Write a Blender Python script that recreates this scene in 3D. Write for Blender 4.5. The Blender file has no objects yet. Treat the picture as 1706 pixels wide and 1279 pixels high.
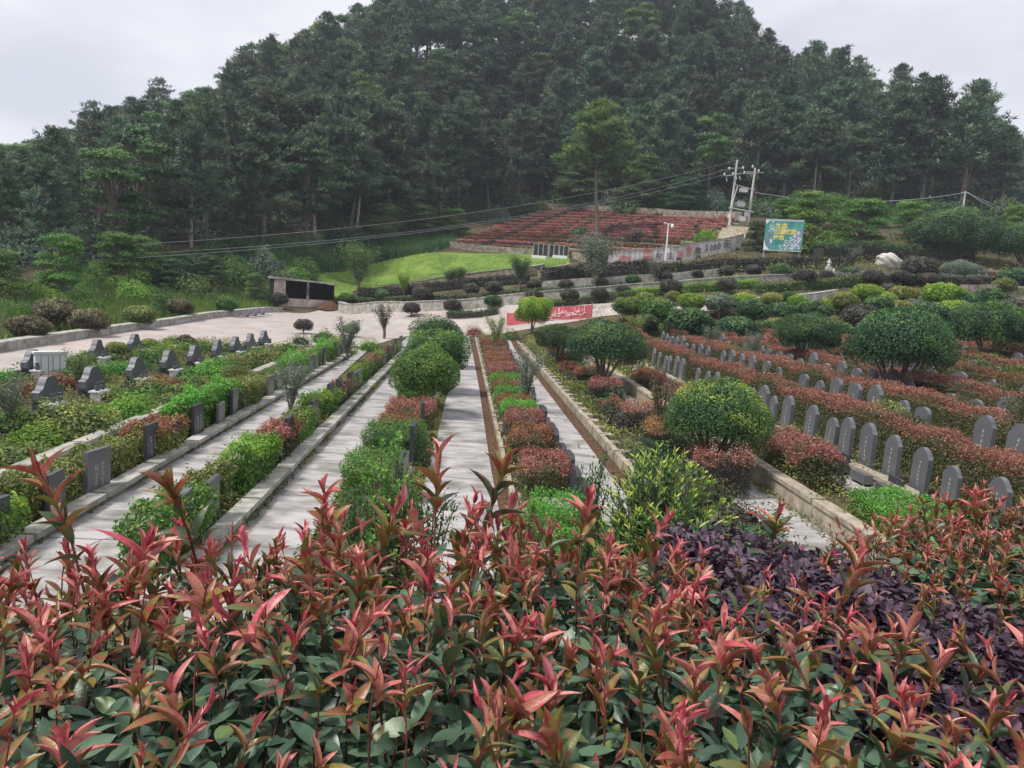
import bpy, bmesh, math
import numpy as np
from mathutils import Vector, Matrix
R = math.radians
scene = bpy.context.scene
COL = scene.collection
rng = np.random.default_rng(7)

# ------------------------------------------------------------------ camera, world, sun, exposure
FPX = 1232.0; TH = R(7.6); PS = R(3.5); RO = R(4.0); EYE = 4.0
cf = np.array([math.sin(PS)*math.cos(TH), math.cos(PS)*math.cos(TH), -math.sin(TH)])
r0 = np.array([math.cos(PS), -math.sin(PS), 0.0]); u0 = np.cross(r0, cf)
cr = r0*math.cos(RO)+u0*math.sin(RO); cu = u0*math.cos(RO)-r0*math.sin(RO)
CAM = np.array([0, 0, EYE])
cd = bpy.data.cameras.new('camera'); cam = bpy.data.objects.new('camera', cd); COL.objects.link(cam)
M = Matrix([[cr[0], cu[0], -cf[0], 0], [cr[1], cu[1], -cf[1], 0], [cr[2], cu[2], -cf[2], EYE], [0, 0, 0, 1]])
cam.matrix_world = M
cd.sensor_width = 36; cd.lens = 36*FPX/1706; cd.clip_start = 0.05; cd.clip_end = 3000
scene.camera = cam
scene.view_settings.view_transform = 'Standard'; scene.view_settings.look = 'None'
scene.view_settings.exposure = 0.58; scene.view_settings.gamma = 1; scene.view_settings.use_curve_mapping = False
SUN_EL = R(58); SUN_AZ = R(-110)      # from the left and a little behind, high
w = bpy.data.worlds.new("World"); scene.world = w; w.use_nodes = True
nt = w.node_tree; nt.nodes.clear()
out = nt.nodes.new('ShaderNodeOutputWorld'); bg = nt.nodes.new('ShaderNodeBackground')
sky = nt.nodes.new('ShaderNodeTexSky'); sky.sky_type = 'NISHITA'; sky.sun_disc = False
sky.sun_elevation = SUN_EL; sky.sun_rotation = SUN_AZ
tc = nt.nodes.new('ShaderNodeTexCoord'); mp = nt.nodes.new('ShaderNodeMapping'); mp.inputs['Scale'].default_value = (1, 1, 2.6)
nz = nt.nodes.new('ShaderNodeTexNoise'); nz.inputs['Scale'].default_value = 3.4; nz.inputs['Detail'].default_value = 4; nz.inputs['Roughness'].default_value = .5
rp = nt.nodes.new('ShaderNodeValToRGB'); rp.color_ramp.elements[0].position = .36; rp.color_ramp.elements[1].position = .64
rp.color_ramp.elements[0].color = (4.9, 5.0, 5.6, 1); rp.color_ramp.elements[1].color = (6.6, 6.65, 7.0, 1)
mx = nt.nodes.new('ShaderNodeMix'); mx.data_type = 'RGBA'; mx.inputs[0].default_value = .93
nt.links.new(tc.outputs['Generated'], mp.inputs[0]); nt.links.new(mp.outputs[0], nz.inputs['Vector'])
nt.links.new(nz.outputs[0], rp.inputs[0]); nt.links.new(sky.outputs[0], mx.inputs[6]); nt.links.new(rp.outputs[0], mx.inputs[7])
nt.links.new(mx.outputs[2], bg.inputs[0]); bg.inputs[1].default_value = 0.1; nt.links.new(bg.outputs[0], out.inputs[0])
sl = bpy.data.lights.new('sun', 'SUN'); sl.energy = 2.8; sl.angle = R(11); sl.color = (1, .95, .88)
so = bpy.data.objects.new('sun', sl); COL.objects.link(so)
sd = Vector((math.sin(SUN_AZ)*math.cos(SUN_EL), math.cos(SUN_AZ)*math.cos(SUN_EL), math.sin(SUN_EL)))
so.rotation_euler = sd.to_track_quat('Z', 'Y').to_euler()

# ------------------------------------------------------------------ measuring helpers (photo pixel -> point in the place)
def ray(px, py): return cf+(px-853)/FPX*cr+(640-py)/FPX*cu
def plane(px, py, z=0.0):
    d = ray(px, py); return CAM+d*((z-EYE)/d[2])
def dp(px, py, D):
    d = ray(px, py); return CAM+d*D/d[1]
def sm(t): t = np.clip(t, 0, 1); return t*t*(3-2*t)

# ------------------------------------------------------------------ terrain
ZX = [-60, 8.8, 9.6, 12.4, 15.2, 18, 21, 24, 30, 45, 80]; ZV = [0, 0, .1, .38, .55, .8, 1.1, 1.5, 2.3, 3.5, 5]
def zf(x): return np.interp(x, ZX, ZV)
ctl = [(780,563,53),(900,545,55),(985,517,60),(1100,520,55),(1256,497,58),(1380,490,60),(1500,490,60),(1700,490,60),
 (600,505,79),(740,497,71),(860,490,66),(1000,483,64),(1130,474,64),(1290,465,64),(1400,462,64),(1700,465,66),
 (600,488,84),(700,478,80),(900,462,76),(1000,455,76),(1150,450,76),(1300,450,76),(1480,445,76),(1650,455,76),(1706,440,80),
 (1030,442,85),(1120,437,85),(1230,417,87),(620,478,88),(760,462,88),(940,445,88),(560,462,100),(700,428,105),(760,420,108),(940,428,100),
 (750,412,110),(850,420,108),(1000,432,98),(1100,416,96),(1200,393,96),(1190,378,105),(830,380,125),(910,352,140),(1000,385,118),
 (1000,357,135),(1100,360,130),(1230,368,116),(1300,370,118),(320,410,85),(100,450,60),(0,480,50),(200,480,65),(400,470,82),
 (520,400,100),(600,395,110),(700,385,120),(1400,420,90),(1600,400,95),(1706,380,100),
 (850,90,185),(1050,80,190),(1180,100,185),(1350,200,175),(1500,270,160),(1706,340,150),(700,100,180),(600,130,170),
 (450,210,160),(300,290,150),(150,340,140),(0,370,130),(300,350,115),(450,320,125),(150,400,95),(1350,330,130),(1600,340,120)]
cp = [dp(*c) for c in ctl]
for x in (-18, -12, -6, 0): cp += [np.array([x, 60, 0.]), np.array([x, 50, 0.])]
for x in (-18, -12): cp += [np.array([x, 70, 0.]), np.array([x, 77, 0.05])]
for x in (-18, -8, 0, 6, 12, 18, 24, 30, 45): cp.append(np.array([x, 44, zf(x)]))
for x in (-18, -8, 0, 8, 16, 24, 30, 45): cp.append(np.array([x, 30, zf(x)]))
for p in ((-22,28,.5),(-30,30,1),(-24,45,.8),(-22,60,.7),(-21,70,.6),(-60,40,2),(-20,10,.2),(-150,120,4),(-60,0,1),(0,5,0),(70,20,5),(200,120,16),
          (-200,250,4),(-100,230,10),(0,260,45),(50,270,50),(100,240,30),(200,260,10),(0,400,10),(-300,0,0),(300,0,8),(300,500,0),(-300,500,0),(90,60,8),(110,100,18)):
    cp.append(np.array(p, float))
cp = np.array(cp); n = len(cp)
def ker(d2): return np.where(d2 > 1e-9, .5*d2*np.log(np.maximum(d2, 1e-12)), 0)
P2 = cp[:, :2]/50.0
K = ker(((P2[:, None]-P2[None])**2).sum(2))+np.eye(n)*2e-3
Aq = np.zeros((n+3, n+3)); Aq[:n, :n] = K; Aq[:n, n] = 1; Aq[:n, n+1:] = P2; Aq[n, :n] = 1; Aq[n+1:, :n] = P2.T
sol = np.linalg.solve(Aq, np.concatenate([cp[:, 2], [0, 0, 0]]))
def zt_raw(x, y):
    x = np.asarray(x, float); y = np.asarray(y, float)
    q = np.stack([x.ravel(), y.ravel()], 1)/50.0
    t = ker(((q[:, None]-P2[None])**2).sum(2))@sol[:n]+sol[n]+q@sol[n+1:]
    t = t.reshape(x.shape)
    wt = np.maximum(sm((y-44)/10), sm((-19.2-x)/2.5))
    z = zf(x)*(1-wt)+t*wt
    far = sm((np.hypot(x, y-100)-190)/110)
    z = z*(1-far)
    return z+2.4*(1-sm((y-3)/4))
gx = np.concatenate([-np.geomspace(330, 62, 16), np.arange(-60, 60.5, 1.0), np.geomspace(62, 330, 16)])
gy = np.concatenate([[-120, -80, -50, -20, -10, -5, -2], np.arange(0, 110, .8), np.arange(110, 210, 2.), np.geomspace(212, 400, 12)])
GX, GY = np.meshgrid(gx, gy); GZ = np.zeros_like(GX)
for i in range(len(gy)): GZ[i] = zt_raw(GX[i], GY[i])
def zt(x, y):
    x = np.asarray(x, float); y = np.asarray(y, float)
    i = np.clip(np.searchsorted(gx, x)-1, 0, len(gx)-2); j = np.clip(np.searchsorted(gy, y)-1, 0, len(gy)-2)
    a = (x-gx[i])/(gx[i+1]-gx[i]); b = (y-gy[j])/(gy[j+1]-gy[j])
    return GZ[j, i]*(1-a)*(1-b)+GZ[j, i+1]*a*(1-b)+GZ[j+1, i]*(1-a)*b+GZ[j+1, i+1]*a*b
TT = np.concatenate([np.arange(7.5, 60, .05), np.arange(60, 260, .2)])
def tg(px, py, zoff=0, ymin=7.5):
    """first point where the sight line of a photo pixel meets the ground"""
    d = ray(px, py); d = d/d[1]; T = TT[TT >= ymin]
    P = CAM+T[:, None]*d
    h = P[:, 2]-zt(P[:, 0], P[:, 1])-zoff
    k = np.argmax(h < 0)
    if h[k] >= 0: k = np.argmin(h)
    return P[k]-np.array([0, 0, zoff])

# ------------------------------------------------------------------ mesh building
class MB:
    def __init__(s): s.v = []; s.f = []; s.m = []; s.n = 0; s.t = []
    def add(s, V, Fc, mi=0, tint=None):
        V = np.asarray(V, float).reshape(-1, 3); Fc = np.asarray(Fc)
        if Fc.shape[1] == 3: Fc = np.c_[Fc, Fc[:, 2]]
        s.v.append(V); s.f.append(Fc+s.n); s.n += len(V); s.m.append(np.full(len(Fc), mi))
        s.t.append(np.full(len(Fc), .5) if tint is None else np.broadcast_to(np.asarray(tint, float), (len(Fc),)))
        return s
    def box(s, x0, x1, y0, y1, z0, z1, mi=0, M=None):
        V = np.array([(x, y, z) for z in (z0, z1) for y in (y0, y1) for x in (x0, x1)], float)
        if M is not None: V = V@M[0].T+M[1]
        return s.add(V, [(0,2,3,1),(4,5,7,6),(0,1,5,4),(2,6,7,3),(0,4,6,2),(1,3,7,5)], mi)
    def tube(s, pts, rad, k=7, mi=0, cap=True):
        pts = np.asarray(pts, float); rad = np.broadcast_to(np.asarray(rad, float), (len(pts),))
        T = np.gradient(pts, axis=0); T /= np.linalg.norm(T, axis=1)[:, None]+1e-9
        a = np.array([0.3, .1, 1.]) if abs(T[0][2]) < .9 else np.array([1., .2, 0])
        V = []
        for p, t, r_ in zip(pts, T, rad):
            e1 = np.cross(t, a); e1 /= np.linalg.norm(e1); e2 = np.cross(t, e1)
            an = np.arange(k)*2*np.pi/k
            V.append(p+r_*(np.cos(an)[:, None]*e1+np.sin(an)[:, None]*e2))
        F_ = []
        for i in range(len(pts)-1):
            for j in range(k): F_.append((i*k+j, i*k+(j+1) % k, (i+1)*k+(j+1) % k, (i+1)*k+j))
        s.add(np.concatenate(V), F_, mi)
        if cap:
            c = np.concatenate([V[-1], [pts[-1]]]); s.add(c, [(j, (j+1) % k, k, k) for j in range(k)], mi)
        return s
    def lathe(s, prof, k=14, mi=0, c=(0, 0, 0)):
        V = []; an = np.arange(k)*2*np.pi/k
        for r_, z in prof: V.append(np.stack([np.cos(an)*r_+c[0], np.sin(an)*r_+c[1], np.full(k, z+c[2])], 1))
        F_ = [(i*k+j, i*k+(j+1) % k, (i+1)*k+(j+1) % k, (i+1)*k+j) for i in range(len(prof)-1) for j in range(k)]
        return s.add(np.concatenate(V), F_, mi)
    def prism(s, prof, x0, x1, mi=0):
        """profile in (y,z), extruded along x; fan-filled"""
        p = np.asarray(prof, float); k = len(p); c = p.mean(0)
        V = [(x0, a, b) for a, b in p]+[(x1, a, b) for a, b in p]+[(x0, *c), (x1, *c)]
        F_ = [(j, (j+1) % k, k+(j+1) % k, k+j) for j in range(k)]+[(j, 2*k, (j+1) % k, (j+1) % k) for j in range(k)]+[(k+j, k+(j+1) % k, 2*k+1, 2*k+1) for j in range(k)]
        return s.add(V, F_, mi)
    def build(s, name, mats, parent=None, smooth=False, loc=None):
        me = bpy.data.meshes.new(name)
        V = np.concatenate(s.v); Fa = np.concatenate(s.f); nf = len(Fa)
        mi = np.concatenate(s.m); ti = np.concatenate(s.t)
        keep = np.ones(Fa.shape, bool); keep[:, 3] = Fa[:, 2] != Fa[:, 3]; cnt = keep.sum(1)
        me.vertices.add(len(V)); me.vertices.foreach_set('co', V.ravel())
        me.loops.add(int(cnt.sum())); me.loops.foreach_set('vertex_index', Fa[keep].astype(np.int32))
        me.polygons.add(nf); me.polygons.foreach_set('loop_start', np.r_[0, np.cumsum(cnt)[:-1]].astype(np.int32))
        me.polygons.foreach_set('loop_total', cnt.astype(np.int32))
        me.polygons.foreach_set('material_index', mi.astype(np.int32))
        at = me.attributes.new('tint', 'FLOAT', 'FACE'); at.data.foreach_set('value', ti.astype(np.float32))
        me.polygons.foreach_set('use_smooth', np.full(nf, bool(smooth)))
        me.update(); me.validate()
        if not isinstance(mats, (list, tuple)): mats = [mats]
        for m_ in mats: me.materials.append(m_)
        o = bpy.data.objects.new(name, me); COL.objects.link(o)
        if parent is not None: o.parent = parent
        if loc is not None: o.location = loc
        return o
def tag(o, label=None, cat=None, group=None, kind=None):
    if label: o['label'] = label
    if cat: o['category'] = cat
    if group: o['group'] = group
    if kind: o['kind'] = kind
    return o
def thing(name, label, cat, loc=(0, 0, 0), rz=0, group=None, sc=1):
    o = bpy.data.objects.new(name, None); COL.objects.link(o); o.location = loc; o.rotation_euler = (0, 0, rz)
    o.scale = (sc, sc, sc) if np.isscalar(sc) else sc; o.empty_display_size = .2
    return tag(o, label, cat, group)
def copy_thing(root, loc, rz=0, sc=1, label=None, group=None, mats=None):
    c = root.copy(); COL.objects.link(c); c.location = loc; c.rotation_euler = (0, 0, rz); c.scale = (sc, sc, sc) if np.isscalar(sc) else sc
    if label: c['label'] = label
    if group: c['group'] = group
    def rec(a, b):
        for ch in KIDS.get(a.name, []):
            d = ch.copy(); COL.objects.link(d); d.parent = b
            if mats and ch.name.split('.')[0] in mats:
                d.material_slots[0].link = 'OBJECT'; d.material_slots[0].material = mats[ch.name.split('.')[0]]
            rec(ch, d)
    rec(root, c); return c
KIDS = {}
def kids(root, *ch): KIDS[root.name] = list(ch); return root
ORD = 'first second third fourth fifth sixth seventh eighth ninth tenth eleventh twelfth thirteenth fourteenth fifteenth sixteenth seventeenth eighteenth nineteenth twentieth'.split()
TENS = {2: 'twenty', 3: 'thirty', 4: 'forty', 5: 'fifty', 6: 'sixty', 7: 'seventy', 8: 'eighty', 9: 'ninety'}
def nth(i):
    if i < 20: return ORD[i]
    t, u_ = divmod(i+1, 10)
    return ({2: 'twentieth', 3: 'thirtieth', 4: 'fortieth', 5: 'fiftieth', 6: 'sixtieth', 7: 'seventieth', 8: 'eightieth', 9: 'ninetieth'}[t] if u_ == 0 else TENS[t]+'-'+ORD[u_-1])

# ------------------------------------------------------------------ materials
def newmat(name):
    m = bpy.data.materials.new(name); m.use_nodes = True; t = m.node_tree
    return m, t, t.nodes['Principled BSDF']
def leafmat(name, c1, c2, rough=.55, trans=.3, vary=.25, spec=.4, c3=None, clump=0):
    m, t, p = newmat(name); N = t.nodes
    a = N.new('ShaderNodeAttribute'); a.attribute_name = 'tint'
    r_ = N.new('ShaderNodeValToRGB'); r_.color_ramp.elements[0].color = (*c1, 1); r_.color_ramp.elements[1].color = (*c2, 1)
    if c3: e = r_.color_ramp.elements.new(.55); e.color = (*c2, 1); r_.color_ramp.elements[-1].color = (*c3, 1)
    oi = N.new('ShaderNodeObjectInfo'); mr = N.new('ShaderNodeMapRange'); mr.inputs[3].default_value = 1-vary; mr.inputs[4].default_value = 1+vary
    hs = N.new('ShaderNodeHueSaturation'); mh = N.new('ShaderNodeMapRange'); mh.inputs[3].default_value = .5-vary*.08; mh.inputs[4].default_value = .5+vary*.08
    mul = N.new('ShaderNodeMath'); mul.operation = 'MULTIPLY'; mul.inputs[1].default_value = 7.13; fr = N.new('ShaderNodeMath'); fr.operation = 'FRACT'
    L = t.links.new
    L(a.outputs['Fac'], r_.inputs[0]); L(oi.outputs['Random'], mr.inputs[0]); L(oi.outputs['Random'], mul.inputs[0]); L(mul.outputs[0], fr.inputs[0]); L(fr.outputs[0], mh.inputs[0])
    L(r_.outputs[0], hs.inputs['Color']); L(mr.outputs[0], hs.inputs['Value']); L(mh.outputs[0], hs.inputs['Hue'])
    L(hs.outputs[0], p.inputs['Base Color']); p.inputs['Roughness'].default_value = rough; p.inputs['Specular IOR Level'].default_value = spec
    tr = N.new('ShaderNodeBsdfTranslucent'); L(hs.outputs[0], tr.inputs[0]); ms = N.new('ShaderNodeMixShader'); ms.inputs[0].default_value = trans
    L(p.outputs[0], ms.inputs[1]); L(tr.outputs[0], ms.inputs[2]); L(ms.outputs[0], N['Material Output'].inputs[0])
    return m
def noisemat(name, c1, c2, scale=(1, 1, 1), ns=3, rough=.85, spec=.3, bump=.0, lo=.35, hi=.65, c3=None, ns2=14, stain=.5, detail=6, bscale=40, joint=0):
    m, t, p = newmat(name); N = t.nodes; L = t.links.new
    g = N.new('ShaderNodeTexCoord'); mp_ = N.new('ShaderNodeMapping'); mp_.inputs['Scale'].default_value = scale
    n1 = N.new('ShaderNodeTexNoise'); n1.inputs['Scale'].default_value = ns; n1.inputs['Detail'].default_value = detail; n1.inputs['Roughness'].default_value = .65
    rr = N.new('ShaderNodeValToRGB'); rr.color_ramp.elements[0].position = lo; rr.color_ramp.elements[1].position = hi
    rr.color_ramp.elements[0].color = (*c1, 1); rr.color_ramp.elements[1].color = (*c2, 1)
    L(g.outputs['Object'], mp_.inputs[0]); L(mp_.outputs[0], n1.inputs['Vector']); L(n1.outputs[0], rr.inputs[0]); col = rr.outputs[0]
    if c3:
        n2 = N.new('ShaderNodeTexNoise'); n2.inputs['Scale'].default_value = ns2; n2.inputs['Detail'].default_value = 5
        r2 = N.new('ShaderNodeValToRGB'); r2.color_ramp.elements[0].position = .5; r2.color_ramp.elements[1].position = .68; r2.color_ramp.elements[0].color = (0, 0, 0, 1)
        r2.color_ramp.elements[1].color = (stain, stain, stain, 1)
        mx_ = N.new('ShaderNodeMix'); mx_.data_type = 'RGBA'; L(g.outputs['Object'], n2.inputs['Vector']); L(n2.outputs[0], r2.inputs[0]); L(r2.outputs[0], mx_.inputs[0])
        L(col, mx_.inputs[6]); mx_.inputs[7].default_value = (*c3, 1); col = mx_.outputs[2]
    if joint:
        sx_ = N.new('ShaderNodeSeparateXYZ'); md = N.new('ShaderNodeMath'); md.operation = 'PINGPONG'; md.inputs[1].default_value = joint/2; lt = N.new('ShaderNodeMath'); lt.operation = 'LESS_THAN'; lt.inputs[1].default_value = .016
        nj = N.new('ShaderNodeTexNoise'); nj.inputs['Scale'].default_value = 2.5; ad = N.new('ShaderNodeMath'); ad.operation = 'MULTIPLY_ADD'; ad.inputs[1].default_value = .07
        L(g.outputs['Object'], sx_.inputs[0]); L(g.outputs['Object'], nj.inputs['Vector']); L(nj.outputs[0], ad.inputs[0]); L(sx_.outputs[1], ad.inputs[2]); L(ad.outputs[0], md.inputs[0]); L(md.outputs[0], lt.inputs[0])
        mj = N.new('ShaderNodeMix'); mj.data_type = 'RGBA'; L(lt.outputs[0], mj.inputs[0]); L(col, mj.inputs[6]); mj.inputs[7].default_value = (.10, .095, .08, 1); col = mj.outputs[2]
    L(col, p.inputs['Base Color']); p.inputs['Roughness'].default_value = rough; p.inputs['Specular IOR Level'].default_value = spec
    if bump:
        nb = N.new('ShaderNodeTexNoise'); nb.inputs['Scale'].default_value = bscale; nb.inputs['Detail'].default_value = 5
        b = N.new('ShaderNodeBump'); b.inputs['Strength'].default_value = bump; b.inputs['Distance'].default_value = .02
        L(g.outputs['Object'], nb.inputs['Vector']); L(nb.outputs[0], b.inputs['Height']); L(b.outputs[0], p.inputs['Normal'])
    return m
MT = dict(
 pine=leafmat('pine_needles', (.022, .054, .038), (.062, .115, .07), .6, .15, .42, c3=(.14, .19, .10)),
 broad=leafmat('broad_leaves', (.04, .10, .035), (.10, .20, .06), .5, .3, .3, c3=(.19, .28, .08)),
 dark=leafmat('dark_green_leaves', (.018, .055, .026), (.055, .13, .048), .5, .2, .25, c3=(.15, .26, .065)),
 mid=leafmat('mid_green_leaves', (.028, .08, .028), (.085, .18, .05), .5, .25, .12, c3=(.22, .34, .07)),
 green=leafmat('green_leaves', (.05, .12, .03), (.12, .26, .05), .5, .3, .2, c3=(.25, .36, .07)),
 lime=leafmat('lime_leaves', (.10, .22, .03), (.22, .40, .05), .5, .35, .15, c3=(.42, .50, .08)),
 bright=leafmat('fresh_green_leaves', (.05, .2, .03), (.13, .40, .05), .45, .35, .12, c3=(.28, .52, .09)),
 olive=leafmat('olive_leaves', (.07, .11, .035), (.19, .24, .06), .55, .25, .25, c3=(.42, .42, .11)),
 red=leafmat('red_young_leaves', (.12, .075, .045), (.39, .125, .105), .5, .3, .15, c3=(.55, .30, .22)),
 terred=leafmat('terrace_leaves', (.26, .09, .07), (.56, .19, .17), .5, .3, .1, c3=(.66, .36, .30)),
 rust=leafmat('rusty_leaves', (.16, .06, .035), (.32, .13, .07), .55, .25, .2, c3=(.42, .26, .10)),
 redgreen=leafmat('hedge_side_leaves', (.035, .05, .025), (.09, .12, .045), .55, .2, .2, c3=(.22, .13, .06)),
 plum=leafmat('plum_leaves', (.045, .038, .036), (.095, .088, .072), .5, .2, .25, c3=(.16, .16, .11)),
 blackish=leafmat('darkest_hedge_leaves', (.02, .02, .018), (.05, .047, .038), .55, .15, .25, c3=(.09, .09, .06)),  # darkest hedge colour, for low hedges and hedge sides
 brown=leafmat('brownish_leaves', (.06, .055, .035), (.15, .13, .08), .5, .25, .2, c3=(.28, .27, .13)),
 grey=leafmat('greyish_leaves', (.08, .12, .09), (.17, .22, .15), .6, .25, .15, c3=(.28, .32, .24)),
 grass=leafmat('grass_blades', (.06, .125, .025), (.14, .25, .04), .6, .35, 0, c3=(.27, .36, .08)),
 bark=noisemat('bark', (.10, .08, .065), (.25, .21, .17), (3, 3, .6), 6, .95, .2, .6),
 palebark=noisemat('pale_bark', (.2, .18, .15), (.42, .38, .33), (3, 3, .6), 5, .95, .2, .4),
 conc=noisemat('streaky_concrete', (.16, .15, .14), (.44, .42, .415), (.55, 1.8, 1), 1.9, .55, .3, .25, .30, .56, (.13, .13, .10), 1.1, .75, joint=2.6),
 plaza=noisemat('plaza_concrete', (.30, .265, .245), (.46, .42, .395), (1, 1, 1), .5, .85, .3, .12, .3, .7, (.46, .33, .30), .6, .6, joint=5),
 stone=noisemat('pale_kerb_stone', (.26, .25, .22), (.50, .48, .44), (1, 1, 1), 2, .85, .3, .4, .35, .65, (.10, .12, .07), 3, .6),
 beige=noisemat('beige_kerb_stone', (.26, .22, .17), (.44, .38, .30), (1, 1, 1), 3, .85, .3, .3, .35, .65, (.14, .13, .1), 4, .5),
 wall=noisemat('stained_plaster', (.38, .35, .35), (.68, .64, .64), (2.4, 2.4, .25), 1.3, .85, .2, .1, .38, .56, (.22, .21, .2), 2, .3),
 channel=noisemat('leaf_litter', (.045, .028, .02), (.14, .085, .055), (1, 1, 1), 9, .95, .1, .8, .35, .7, (.22, .12, .07), 22, .8),
 soil=noisemat('soil', (.08, .055, .04), (.19, .14, .10), (1, 1, 1), 3, .95, .1, .6, .3, .7, (.09, .12, .04), 2, .9),
 granite=noisemat('grey_granite', (.085, .09, .10), (.15, .155, .17), (1, 1, 1), 60, .35, .5, 0, .3, .7, (.22, .22, .23), 1.6, .35),
 darkstone=noisemat('dark_granite', (.03, .032, .04), (.07, .072, .085), (1, 1, 1), 50, .3, .5, 0, .3, .7, (.12, .12, .13), 2, .4),
 white=noisemat('white_marble', (.52, .53, .54), (.74, .75, .76), (1, 1, 1), 3, .5, .4, 0, .3, .7, (.35, .36, .35), 3, .4),
 boulder=noisemat('white_rock', (.38, .35, .33), (.68, .65, .62), (1, 1, 3), 1.4, .9, .2, .8, .3, .7, (.2, .19, .17), 2.2, .7, bscale=6),
 pole=noisemat('concrete_pole', (.42, .41, .38), (.62, .61, .57), (1, 1, .3), 3, .8),
 metal=noisemat('grey_metal', (.32, .33, .34), (.45, .46, .47), (1, 1, 1), 6, .45, .5),
 paint=noisemat('white_paint', (.72, .72, .70), (.82, .82, .80), (1, 1, 1), 4, .45, .5),
 rubber=noisemat('black_rubber', (.02, .02, .02), (.05, .05, .05), (1, 1, 1), 8, .8),
 wire=noisemat('wire', (.25, .25, .27), (.36, .36, .38), (1, 1, 1), 1, .5),
 gold=noisemat('pale_engraving', (.40, .38, .30), (.58, .56, .48), (1, 1, 1), 5, .7),
 redpaint=noisemat('red_wall_paint', (.45, .07, .09), (.62, .2, .22), (1, 1, 1), 3, .8),
 blackpaint=noisemat('black_wall_paint', (.05, .05, .07), (.16, .14, .18), (1, 1, 1), 3, .8),
 redcloth=noisemat('red_cloth', (.50, .07, .10), (.62, .16, .18), (1, 1, 1), 1.5, .8),
 brick=noisemat('mossy_rubble', (.16, .13, .10), (.40, .36, .31), (1, 1, 1), 2.5, .95, .1, .6, .35, .65, (.08, .10, .04), 2, .8),
)
def groundmat():
    m, t, p = newmat('ground_cover'); N = t.nodes; L = t.links.new
    g = N.new('ShaderNodeTexCoord'); n1 = N.new('ShaderNodeTexNoise'); n1.inputs['Scale'].default_value = .35; n1.inputs['Detail'].default_value = 8; n1.inputs['Roughness'].default_value = .7
    rr = N.new('ShaderNodeValToRGB'); E_ = rr.color_ramp.elements; E_[0].position = .35; E_[1].position = .65; E_[0].color = (.05, .045, .03, 1); E_[1].color = (.10, .115, .045, 1)
    e = E_.new(.5); e.color = (.085, .07, .045, 1)
    L(g.outputs['Object'], n1.inputs['Vector']); L(n1.outputs[0], rr.inputs[0]); L(rr.outputs[0], p.inputs['Base Color']); p.inputs['Roughness'].default_value = .95; p.inputs['Specular IOR Level'].default_value = .1
    nb = N.new('ShaderNodeTexNoise'); nb.inputs['Scale'].default_value = 6; nb.inputs['Detail'].default_value = 6
    b = N.new('ShaderNodeBump'); b.inputs['Strength'].default_value = .7; b.inputs['Distance'].default_value = .1; L(g.outputs['Object'], nb.inputs['Vector']); L(nb.outputs[0], b.inputs['Height']); L(b.outputs[0], p.inputs['Normal'])
    return m
MT['ground'] = groundmat()
MT['lawn'] = noisemat('lawn_grass', (.085, .16, .035), (.18, .28, .05), (1, 1, 1), .35, .9, .1, .8, .35, .65, (.26, .30, .09), 1.2, .7, bscale=10)

# ------------------------------------------------------------------ ground sheets
nyg, nxg = GX.shape
idx = np.arange(nyg*nxg).reshape(nyg, nxg)
mb = MB(); mb.add(np.stack([GX.ravel(), GY.ravel(), GZ.ravel()], 1), np.stack([idx[:-1, :-1], idx[:-1, 1:], idx[1:, 1:], idx[1:, :-1]], -1).reshape(-1, 4))
tag(mb.build('ground', MT['ground'], smooth=True), 'dark soil and low weeds of the cemetery and the wooded hill', 'ground', kind='structure')
def sheet(name, label, edgeL, edgeR, mat, off=.02, step=.7, cols=6, cat='path', thick=0):
    """draped sheet between two polylines given as (x,y)"""
    def res(e, k):
        e = np.asarray(e, float); s_ = np.r_[0, np.cumsum(np.hypot(*np.diff(e, axis=0).T))]; q = np.linspace(0, s_[-1], k)
        return np.stack([np.interp(q, s_, e[:, 0]), np.interp(q, s_, e[:, 1])], 1)
    ln = max(np.hypot(*np.diff(np.asarray(e_, float), axis=0).T).sum() for e_ in (edgeL, edgeR)); k = max(2, int(ln/step))
    A, B = res(edgeL, k), res(edgeR, k); tt = np.linspace(0, 1, cols+1)
    X = A[:, None, 0]*(1-tt)+B[:, None, 0]*tt; Y = A[:, None, 1]*(1-tt)+B[:, None, 1]*tt
    Z = zt(X, Y)+off; ii = np.arange(X.size).reshape(X.shape)
    m_ = MB(); m_.add(np.stack([X.ravel(), Y.ravel(), Z.ravel()], 1), np.stack([ii[:-1, :-1], ii[:-1, 1:], ii[1:, 1:], ii[1:, :-1]], -1).reshape(-1, 4))
    return tag(m_.build(name, mat, smooth=True), label, cat, kind='structure')

# ------------------------------------------------------------------ paths, plaza, lawn
def xs(a, b, x0, x1=None): return [(x0, a), (x0 if x1 is None else x1, b)]
sheet('paved_plaza', 'wide pale concrete forecourt curving between the tomb beds and the low left wall', [(-18.6, 8), (-18.6, 30), (-18.9, 50), (-18.6, 62), (-17.6, 72), (-15, 79.5)], [(-15.2, 8), (-15.2, 24), (-13.2, 37), (-5.6, 42), (-4.4, 52), (-2.5, 64)], MT['plaza'], .03, .8, 16, 'forecourt')
sheet('paved_plaza', 'pale concrete forecourt rising to the right behind the ends of the paths', [(-15, 79.4), (-9, 77), (-1.2, 66), (3, 64), (10, 61), (16, 58.5), (26, 58)], [(-2.6, 64), (-2.4, 54.5), (0, 54.2), (3, 54.5), (10, 56.5), (16, 54.5), (26, 54.5)], MT['plaza'], .045, .8, 10, 'forecourt')
sheet('path', 'narrow pale concrete ledge between the leftmost beds', xs(9, 37, -7.65), xs(9, 37, -6.68), MT['conc'], .035)
sheet('path', 'pale concrete path beside the leftmost row of upright slabs', xs(7, 40, -5.75, -6.25), xs(7, 40, -4.1, -5.4), MT['conc'], .035)
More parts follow.
